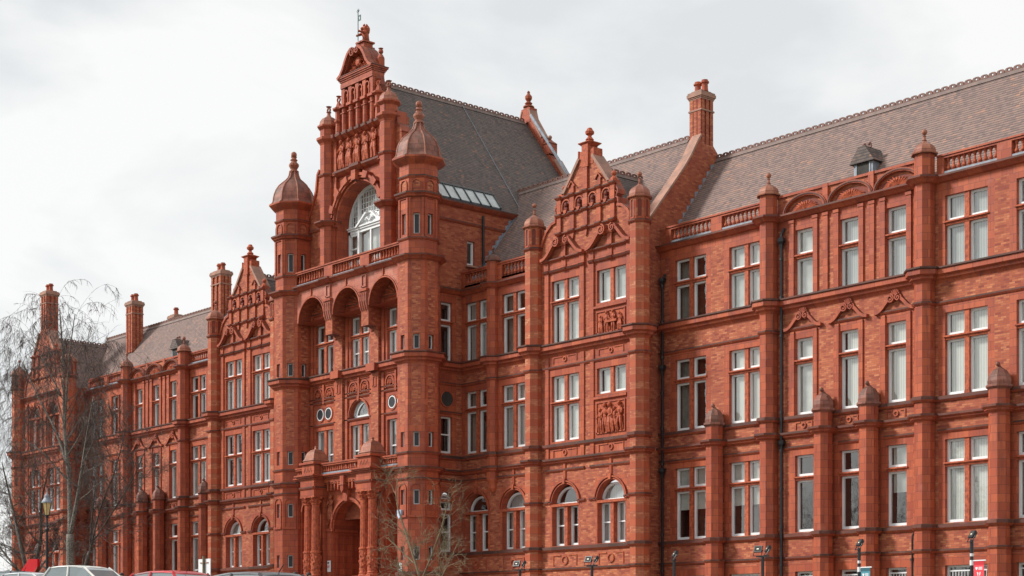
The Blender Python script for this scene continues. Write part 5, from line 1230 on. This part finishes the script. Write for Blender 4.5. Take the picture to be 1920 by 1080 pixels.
g = G(); lathe(g, 0, 0, [(.32, 5.72), (.31, 5.78), (.2, 5.92), (.16, 5.96), (.15, 6.08), (.07, 6.16), (.05, 6.2), (.03, 6.24), (.02, 6.42), (.0, 6.46)], 12, oct=False); ob('hood', g, 'lead', o)
mat('banner_red', m_plain, c=(.72, .035, .05), c2=(.80, .06, .08), r=.6, sc=1)
mat('banner_red_dark', m_plain, c=(.50, .008, .02), r=.6)
mat('banner_teal', m_plain, c=(.035, .20, .27), c2=(.06, .25, .32), r=.6, sc=1)
mat('banner_teal_dark', m_plain, c=(.008, .09, .12), r=.6)
mat('led_panel', m_plain, c=(.75, .72, .6), r=.4)
def letter(g, T, ch, s, z, w, h):
    D = {'W': [[(0, 1), (.25, 0), (.5, .7), (.75, 0), (1, 1)]], 'E': [[(1, 1), (.08, 1), (.08, 0), (1, 0)], [(.08, .5), (.8, .5)]], 'L': [[(.08, 1), (.08, 0), (1, 0)]], 'D': [[(.08, 0), (.08, 1), (.6, 1), (1, .7), (1, .3), (.6, 0), (.08, 0)]]}
    for st in D[ch]: sweep(g, T, [(s+(u-.5)*w, z+v*h) for u, v in st], w*.26, -.006, -.001)
def flood(x, zt, label, heads, banner=None, letters='', sgn=1):
    y = -8.0; t = thing('floodlight_post', label, 'floodlight', (x, y, 1.2), group='floodlight posts along the front'); H = zt-1.2
    g = G(); tube(g, [(0, 0, 0), (0, 0, H-(.04 if len(heads) == 1 else .12))], .055, 8)
    if len(heads) > 1: box(g, ID, -.28, .28, -.03, .03, H-.16, H-.11)
    if banner: lathe(g, 0, 0, [(.058, H-.56), (.058, H-.47)], 8, mi=1, oct=False); lathe(g, 0, 0, [(.062, H-.84), (.062, H-.68)], 8, mi=1, oct=False)
    ob('post', g, ['iron', 'white_paint'], t)
    for hx, yaw, tilt in heads:
        M = Matrix.Translation((hx, -.02, H+.0)) @ Matrix.Rotation(yaw, 4, 'Z') @ Matrix.Rotation(tilt, 4, 'X')
        Th = lambda a, b, c, M=M: tuple(M @ Vector((a, b, c)))
        g = G(); box(g, Th, -.15, .15, -.06, .0, -.0, .24); [box(g, Th, -.15+k*.05, -.13+k*.05, 0, .05, .02, .22) for k in range(6)]
        o = ob('lamp_head', g, 'iron', t); g = G(); tube(g, [Th(-.17, 0, .1), Th(-.15, -.0, -.13), Th(.15, 0, -.13), Th(.17, 0, .1)], .014, 5); ob('bracket', g, 'iron', o)
        g = G(); box(g, Th, -.12, .12, -.064, -.06, .03, .21); ob('lens', g, 'room', o)
        g = G(); box(g, Th, -.04, .04, -.068, -.064, .09, .13); ob('led_chip', g, 'led_panel', o)
    if banner:
        c, s = cos(.5), sin(.5); Tb = lambda a, b, z: (.07+a*c-b*s*0+.0, -a*s*0+b, z)
        g = G(); box(g, Tb, 0, .42, -.004, .004, H-2.0 if H > 2.1 else 0.02, H-.83, 0); box(g, Tb, 0, .42, -.006, .006, H-.83, H-.72, 1)
        o = ob('banner', g, [banner, banner+'_dark'], t); g = G(); tube(g, [(-.02, 0, H-.70), (.50, 0, H-.70)], .02, 6); tube(g, [(0, 0, H-.9), (.04, 0, H-.72)], .03, 5); ob('banner_arm', g, 'white_paint', o)
        g = G(); zc = H-.95
        poly(g, Tb, [(.07, zc+.03), (.09, zc+.055), (.12, zc+.045), (.15, zc+.055), (.17, zc+.03), (.155, zc-.01), (.12, zc-.045), (.085, zc-.01)], -.008, -.001)
        for k in range(3): box(g, Tb, .20, .355, -.008, -.001, zc-.03+k*.032, zc-.012+k*.032)
        for k, ch in enumerate(letters): letter(g, Tb, ch, .21, zc-.24-k*.20, .10 if ch != 'W' else .15, .13)
        ob('lettering', g, 'white_paint', o)
FL = [(975, 1066, 'twin floodlight post under the first arched windows of the linking bay', 2), (1110, 1058, 'twin floodlight post below the second gabled bay windows, one head facing the viewer', 2), (1264, 1049, 'single floodlight post just right of the gabled bay', 1), (1430, 1040, 'twin floodlight post in front of the full height pier', 2), (1611, 1029, 'single floodlight post carrying a teal banner', 1), (1822, 1014, 'single floodlight post carrying a red banner', 1)]
def pix(px, py, w):
    f = 3089.8; s, c = .6523554733, .7579131457
    k = (px-960)/f; dw = w+52; du = (k*s-c)*dw/(s+k*c); z = -c*du+s*dw; return du+67.91, (1203.4-py)*z/f
for px, py, lb, n in FL:
    x, z = pix(px, py, -8.0)
    hd = [(0, -.5, -.5)] if n == 1 else [(-.2, .25, -.45), (.2, -.6, -.5)]
    flood(x, z+.08, lb, hd, 'banner_teal' if 'teal' in lb else 'banner_red' if 'red b' in lb else None, 'ED' if 'teal' in lb else 'WEL')
# white sign board seen from behind on a wooden post
x, z = pix(384, 1048, -17); t = thing('sign_board', 'white sign board seen from behind on a wooden post between parked cars', 'sign', (x, -17, 1.2)); H = z-1.2
g = G(); tube(g, [(0, -.06, 0), (0, -.06, H+.12)], .05, 6); ob('post', g, 'twig_green', t)
g = G(); box(g, ID, -.52, .44, 0, .03, H-1.15, H); o = ob('board', g, 'white_paint', t); g = G(); box(g, ID, -.35, .3, -.03, -.002, H-.18, H-.14); box(g, ID, -.35, .3, -.03, -.002, H-1.0, H-.96); ob('batten', g, 'coping', o)
# red tilted panel with small white label
mat('red_gloss', m_plain, c=(.50, .004, .010), c2=(.40, .003, .008), r=.5, spec=.15); mat('red_dull', m_plain, c=(.25, .03, .012), r=.6)
x, z = pix(50, 1080, -21); t = thing('barrier_panel', 'tall glossy red slanted panel with a small white label standing before the silver car', 'barrier', (x, -21, 1.2))
Tn = lambda s, d, zz: (s, d, zz); g = G(); b0 = pix(50, 1080, -21)[1]-1.2
def pp(a, b): u, h = pix(a, b, -21); return (u-x, h-1.2)
poly(g, Tn, [pp(20, 1105), pp(32, 1082), pp(54, 1048.5), pp(70, 1048), pp(70, 1062), pp(56, 1082), pp(44, 1105)], 0, .12, 0); poly(g, Tn, [pp(57, 1082), pp(70.5, 1061.5), pp(69, 1067), pp(60, 1083), pp(46, 1105), pp(43, 1105)], -.01, .13, 1)
box(g, Tn, pp(25, 1105)[0], pp(40, 1105)[0], -.2, .4, 0, pp(25, 1104)[1], 0)
o = ob('panel', g, ['red_gloss', 'red_dull'], t); g = G(); a = pp(47.5, 1073.5); b = pp(53, 1076.5); box(g, Tn, a[0], b[0], -.012, -.001, b[1], a[1]); ob('label_plate', g, 'white_paint', o)
# ------------------------------------------------------------------ parked cars
mat('car_glass', m_plain, c=(.22, .26, .27), r=.08, spec=.9); mat('tyre', m_plain, c=(.015, .015, .015), r=.9); mat('chrome', m_plain, c=(.6, .6, .6), r=.2, metal=1); mat('headlight_lens', m_plain, c=(.65, .67, .7), r=.1); mat('taillight_lens', m_plain, c=(.4, .01, .01), r=.15)
def carpaint(b, out, c=(.5, .5, .5)):
    b.inputs['Base Color'].default_value = (*c, 1); b.inputs['Roughness'].default_value = .28; b.inputs['Coat Weight'].default_value = .6; b.inputs['Coat Roughness'].default_value = .05
def loft(g, secs, mi=0):
    n = len(secs[0]); vs = [p for s in secs for p in s]; fs = []
    for i in range(len(secs)-1):
        for j in range(n): fs.append((i*n+j, i*n+(j+1) % n, (i+1)*n+(j+1) % n, (i+1)*n+j))
    fs += [tuple(range(n)), tuple((len(secs)-1)*n+j for j in range(n-1, -1, -1))]; g.add(vs, fs, mi)
def car(label, col, x, y, yaw, L_=4.3, W_=1.8, Hh=1.5, suv=False, hatch=True, cat='car'):
    mn = 'paint_%d' % len(MATS); mat(mn, carpaint, c=col)
    t = thing('parked_car', label, cat, (x, y, 1.155), yaw, 'cars parked along the drive')
    hb = Hh*.60; w = W_/2
    # body: sections along the length (front at +x)
    g = G(); st = [(-.5, .78, .50, .86), (-.485, .86, .34, .93), (-.44, .93, .26, hb), (-.30, .985, .22, hb+.03), (0, 1.0, .2, hb+.01), (.18, 1.0, .2, hb-.02), (.30, .97, .2, hb-.10), (.42, .92, .24, hb-.20), (.48, .82, .32, hb-.30), (.5, .7, .42, hb-.38)]
    secs = []
    for u, ww, z0, z1 in st:
        X = u*L_; a = w*ww; zb = z0; zt = z1
        secs.append([(X, -a*.92, zb), (X, -a, zb+(zt-zb)*.25), (X, -a, zb+(zt-zb)*.72), (X, -a*.93, zt-.03), (X, -a*.8, zt), (X, a*.8, zt), (X, a*.93, zt-.03), (X, a, zb+(zt-zb)*.72), (X, a, zb+(zt-zb)*.25), (X, a*.92, zb)])
    loft(g, secs); ob('body', g, mn, t, smooth=False)
    # cabin: glass house then roof skin
    rb = -.47 if (hatch or suv) else -.40
    gx = [(rb, hb-.02, .84), (rb+.06, Hh*.86, .78), (rb+.12, Hh-.06, .74), (-.1, Hh-.02, .74), (.04, Hh-.07, .73), (.10, Hh*.90, .75), (.26, hb-.04, .84)]
    g = G(); secs = []
    for u, zt, ww in gx: X = u*L_; secs.append([(X, -w*.88, hb-.12), (X, -w*(.88 if zt < hb+.05 else ww), zt), (X, w*(.88 if zt < hb+.05 else ww), zt), (X, w*.88, hb-.12)])
    loft(g, secs); ob('windows', g, 'car_glass', t)
    g = G(); rs = []
    for u, z, ww in ((rb+.105, Hh-.09, .75), (rb+.125, Hh-.035, .745), (-.25, Hh, .75), (-.1, Hh-.0, .75), (.03, Hh-.05, .74), (.05, Hh-.09, .735)):
        X = u*L_; rs.append([(X, -w*ww-.012, z-.05), (X, -w*ww+.07, z+.0), (X, -w*.3, z+.025), (X, w*.3, z+.025), (X, w*ww-.07, z), (X, w*ww+.012, z-.05)])
    loft(g, rs)
    for q in (-1, 1):
        for a, b in (((rb+.12, Hh-.05, .745), (rb, hb, .87)), ((.05, Hh-.06, .735), (.27, hb-.02, .86)), ((-.13, Hh-.03, .75), (-.12, hb, .885))):
            tube(g, [(a[0]*L_, q*w*a[2], a[1]), (b[0]*L_, q*w*b[2], b[1])], .04, 6)
    o = ob('roof', g, mn, t, smooth=False)
    g = G(); tube(g, [(rb*L_+.6, .0, Hh), (rb*L_+.45, 0, Hh+.16)], .012, 5); ob('aerial', g, 'iron', o)
    for u in (-.31, .31):
        for q in (-1, 1):
            g = G(); Tw_ = lambda a, b, c, u=u, q=q: (u*L_+a, q*(w-.11)+c*q, .33+b); lathe(g, 0, 0, [(.30, -.1), (.33, -.07), (.33, .07), (.30, .1)], 20, Tw_, oct=False); o = ob('wheel', g, 'tyre', t)
            g = G(); lathe(g, 0, 0, [(.2, .06), (.2, .104), (.05, .115)], 10, Tw_, oct=False); ob('rim', g, 'chrome', o)
    for q in (-1, 1):
        g = G(); sphere(g, (L_*.465, q*w*.62, hb-.34), .12, .2, .09); ob('headlight', g, 'headlight_lens', t)
        g = G(); sphere(g, (-L_*.478, q*w*.68, hb-.12), .09, .14, .12); ob('taillight', g, 'taillight_lens', t)
        g = G(); sphere(g, (L_*.17, q*(w+.09), hb+.08), .09, .11, .08); tube(g, [(L_*.17, q*(w-.06), hb+.03), (L_*.17, q*(w+.05), hb+.06)], .03, 5); ob('wing_mirror', g, mn, t)
    return t
def carat(px, py, w, Hh):   # x position on row w whose roof top shows at the pixel
    return pix(px, py, w)[0]
CR = [(4, 1054, 'black car at the far left edge with a red rear light strip', (.02, .025, .035), 4.5, 1.62, 190), (80, 1067, 'silver saloon half hidden behind the red slanted panel', (.62, .64, .66), 4.4, 1.48, 14), (173, 1061, 'large white people carrier beside the red slanted panel', (.80, .79, .74), 4.2, 1.66, 20), (292, 1073, 'red hatchback parked left of the white sign board', (.55, .01, .015), 3.8, 1.50, 196), (340, 1073.5, 'white hatchback directly behind the red hatchback', (.80, .80, .78), 4.1, 1.48, 14), (445, 1076, 'dark grey car parked right of the white sign board', (.06, .055, .06), 4.3, 1.46, 190)]
for px, py, lb, col, L_, Hh, yaw in CR:
    # find the row where a car of this height reaches that pixel height
    w = -40.0; best = None
    while w < -6:
        u, h = pix(px, py, w)
        gzv = 1.155 if w > -24 else gz(u, w)+.01
        e = abs(h-(gzv+Hh))
        if best is None or e < best[0]: best = (e, w, u, gzv)
        w += .05
    _, w, u, gzv = best
    c = car(lb, col, u, w, R(yaw), L_, 1.78, Hh); c.location.z = gzv
    print('car', lb, round(u, 1), round(w, 1), gzv)
# ------------------------------------------------------------------ people: only heads reach the frame, whole figures stand on the paving
mat('skin', m_plain, c=(.55, .33, .24), r=.5); mat('hair_dark', m_plain, c=(.03, .02, .015), r=.7); mat('coat_navy', m_plain, c=(.03, .04, .07), r=.8); mat('coat_grey', m_plain, c=(.2, .2, .2), r=.8); mat('coat_green', m_plain, c=(.06, .09, .05), r=.8); mat('trousers', m_plain, c=(.03, .03, .035), r=.85)
def person(label, x, y, z, H, yaw, coat, step=.2):
    k = H/1.75; vs = []; es = []; rs = []
    def v(p, r, par=None):
        vs.append(tuple(c*k for c in p)); rs.append(r*k)
        if par is not None: es.append((par, len(vs)-1))
        return len(vs)-1
    pel = v((0, 0, .95), .15); wa = v((0, 0, 1.12), .135, pel); ch = v((0, .01, 1.32), .16, wa); nk = v((0, 0, 1.47), .06, ch); h0 = v((0, -.01, 1.56), .075, nk); h1 = v((0, -.015, 1.65), .092, h0); v((0, -.01, 1.72), .06, h1)
    for q in (-1, 1):
        hp = v((q*.1, 0, .88), .105, pel); kn = v((q*.11, -.03+q*step*.3, .50), .065, hp); an = v((q*.11, q*step, .09), .045, kn); v((q*.12, q*step-.16, .04), .04, an)
        sh = v((q*.19, 0, 1.40), .065, ch); el = v((q*.27, .03, 1.13), .048, sh); wr = v((q*.25, -.08, .90), .032, el); pm = v((q*.25, -.10, .83), .034, wr)
        for f in range(4): a = v((q*(.235+.012*f), -.125+.022*f, .79), .0095, pm); b_ = v((q*(.235+.012*f), -.135+.022*f, .76-.008*(f in (1, 2))), .0085, a)
        th = v((q*.225, -.13, .82), .011, pm); v((q*.215, -.15, .79), .009, th)
    me = bpy.data.meshes.new('body'); me.from_pydata(vs, es, []); me.update()
    root = thing('person', label, 'person', (x, y, z), yaw, 'people on the paving by the entrance')
    o = bpy.data.objects.new('body', me); link(o, root); m = o.modifiers.new('skin', 'SKIN'); 
    for i, r in enumerate(rs): me.skin_vertices[0].data[i].radius = (r, r)
    me.skin_vertices[0].data[0].use_root = True
    o.modifiers.new('sub', 'SUBSURF').levels = 1; o.modifiers['sub'].render_levels = 1
    for mm in (coat, 'skin', 'trousers'): me.materials.append(MATS[mm])
    dg = bpy.context.evaluated_depsgraph_get(); ev = bpy.data.meshes.new_from_object(o.evaluated_get(dg)); o.modifiers.clear(); o.data = ev
    for p in ev.polygons:
        c = p.center.z/k; p.material_index = 1 if (c > 1.47 or (c < .87 and abs(p.center.x)/k > .2 and c > .7)) else (2 if c < .80 else 0); p.use_smooth = True
    g = G(); sphere(g, (0, .02*k, 1.67*k), .105*k, .115*k, .1*k, n=12, m=8); sphere(g, (0, .06*k, 1.60*k), .09*k, .07*k, .11*k, n=10, m=7); ob('hair', g, 'hair_dark', root, smooth=True)
    g = G(); [sphere(g, (q*.032*k, -.1*k, 1.63*k), .011*k, n=6, m=4) for q in (-1, 1)]; ob('eyes', g, 'iron', root)
    g = G(); sphere(g, (0, -.112*k, 1.60*k), .014*k, .022*k, .024*k, n=7, m=5); [sphere(g, (q*.096*k, -.01*k, 1.61*k), .014*k, .024*k, .032*k, n=6, m=5) for q in (-1, 1)]; sphere(g, (0, -.098*k, 1.555*k), .026*k, .01*k, .008*k, n=8, m=4); ob('face', g, 'skin', root)
def personat(px, py, label, yaw, coat, H=1.75):
    w = -4.0; best = None
    while w > -24:
        u, h = pix(px, py, w); e = abs(h-(1.25+H*.99))
        if best is None or e < best[0]: best = (e, w, u)
        w -= .05
    _, w, u = best; person(label, u, w, 1.25, H, yaw, coat); print('person', px, round(u, 1), round(w, 1))
personat(228, 1075, 'dark haired person in a navy coat passing behind the white people carrier', 1.2, 'coat_navy')
personat(527, 1074, 'dark haired person in a grey coat, leftmost of the three walking towards the entrance', 2.6, 'coat_grey')
personat(554.5, 1073.5, 'dark haired person in a navy coat between two other walkers near the left porch columns', 2.8, 'coat_navy')
personat(580, 1074.5, 'dark haired person in a green coat walking closest to the porch columns', 2.4, 'coat_green')
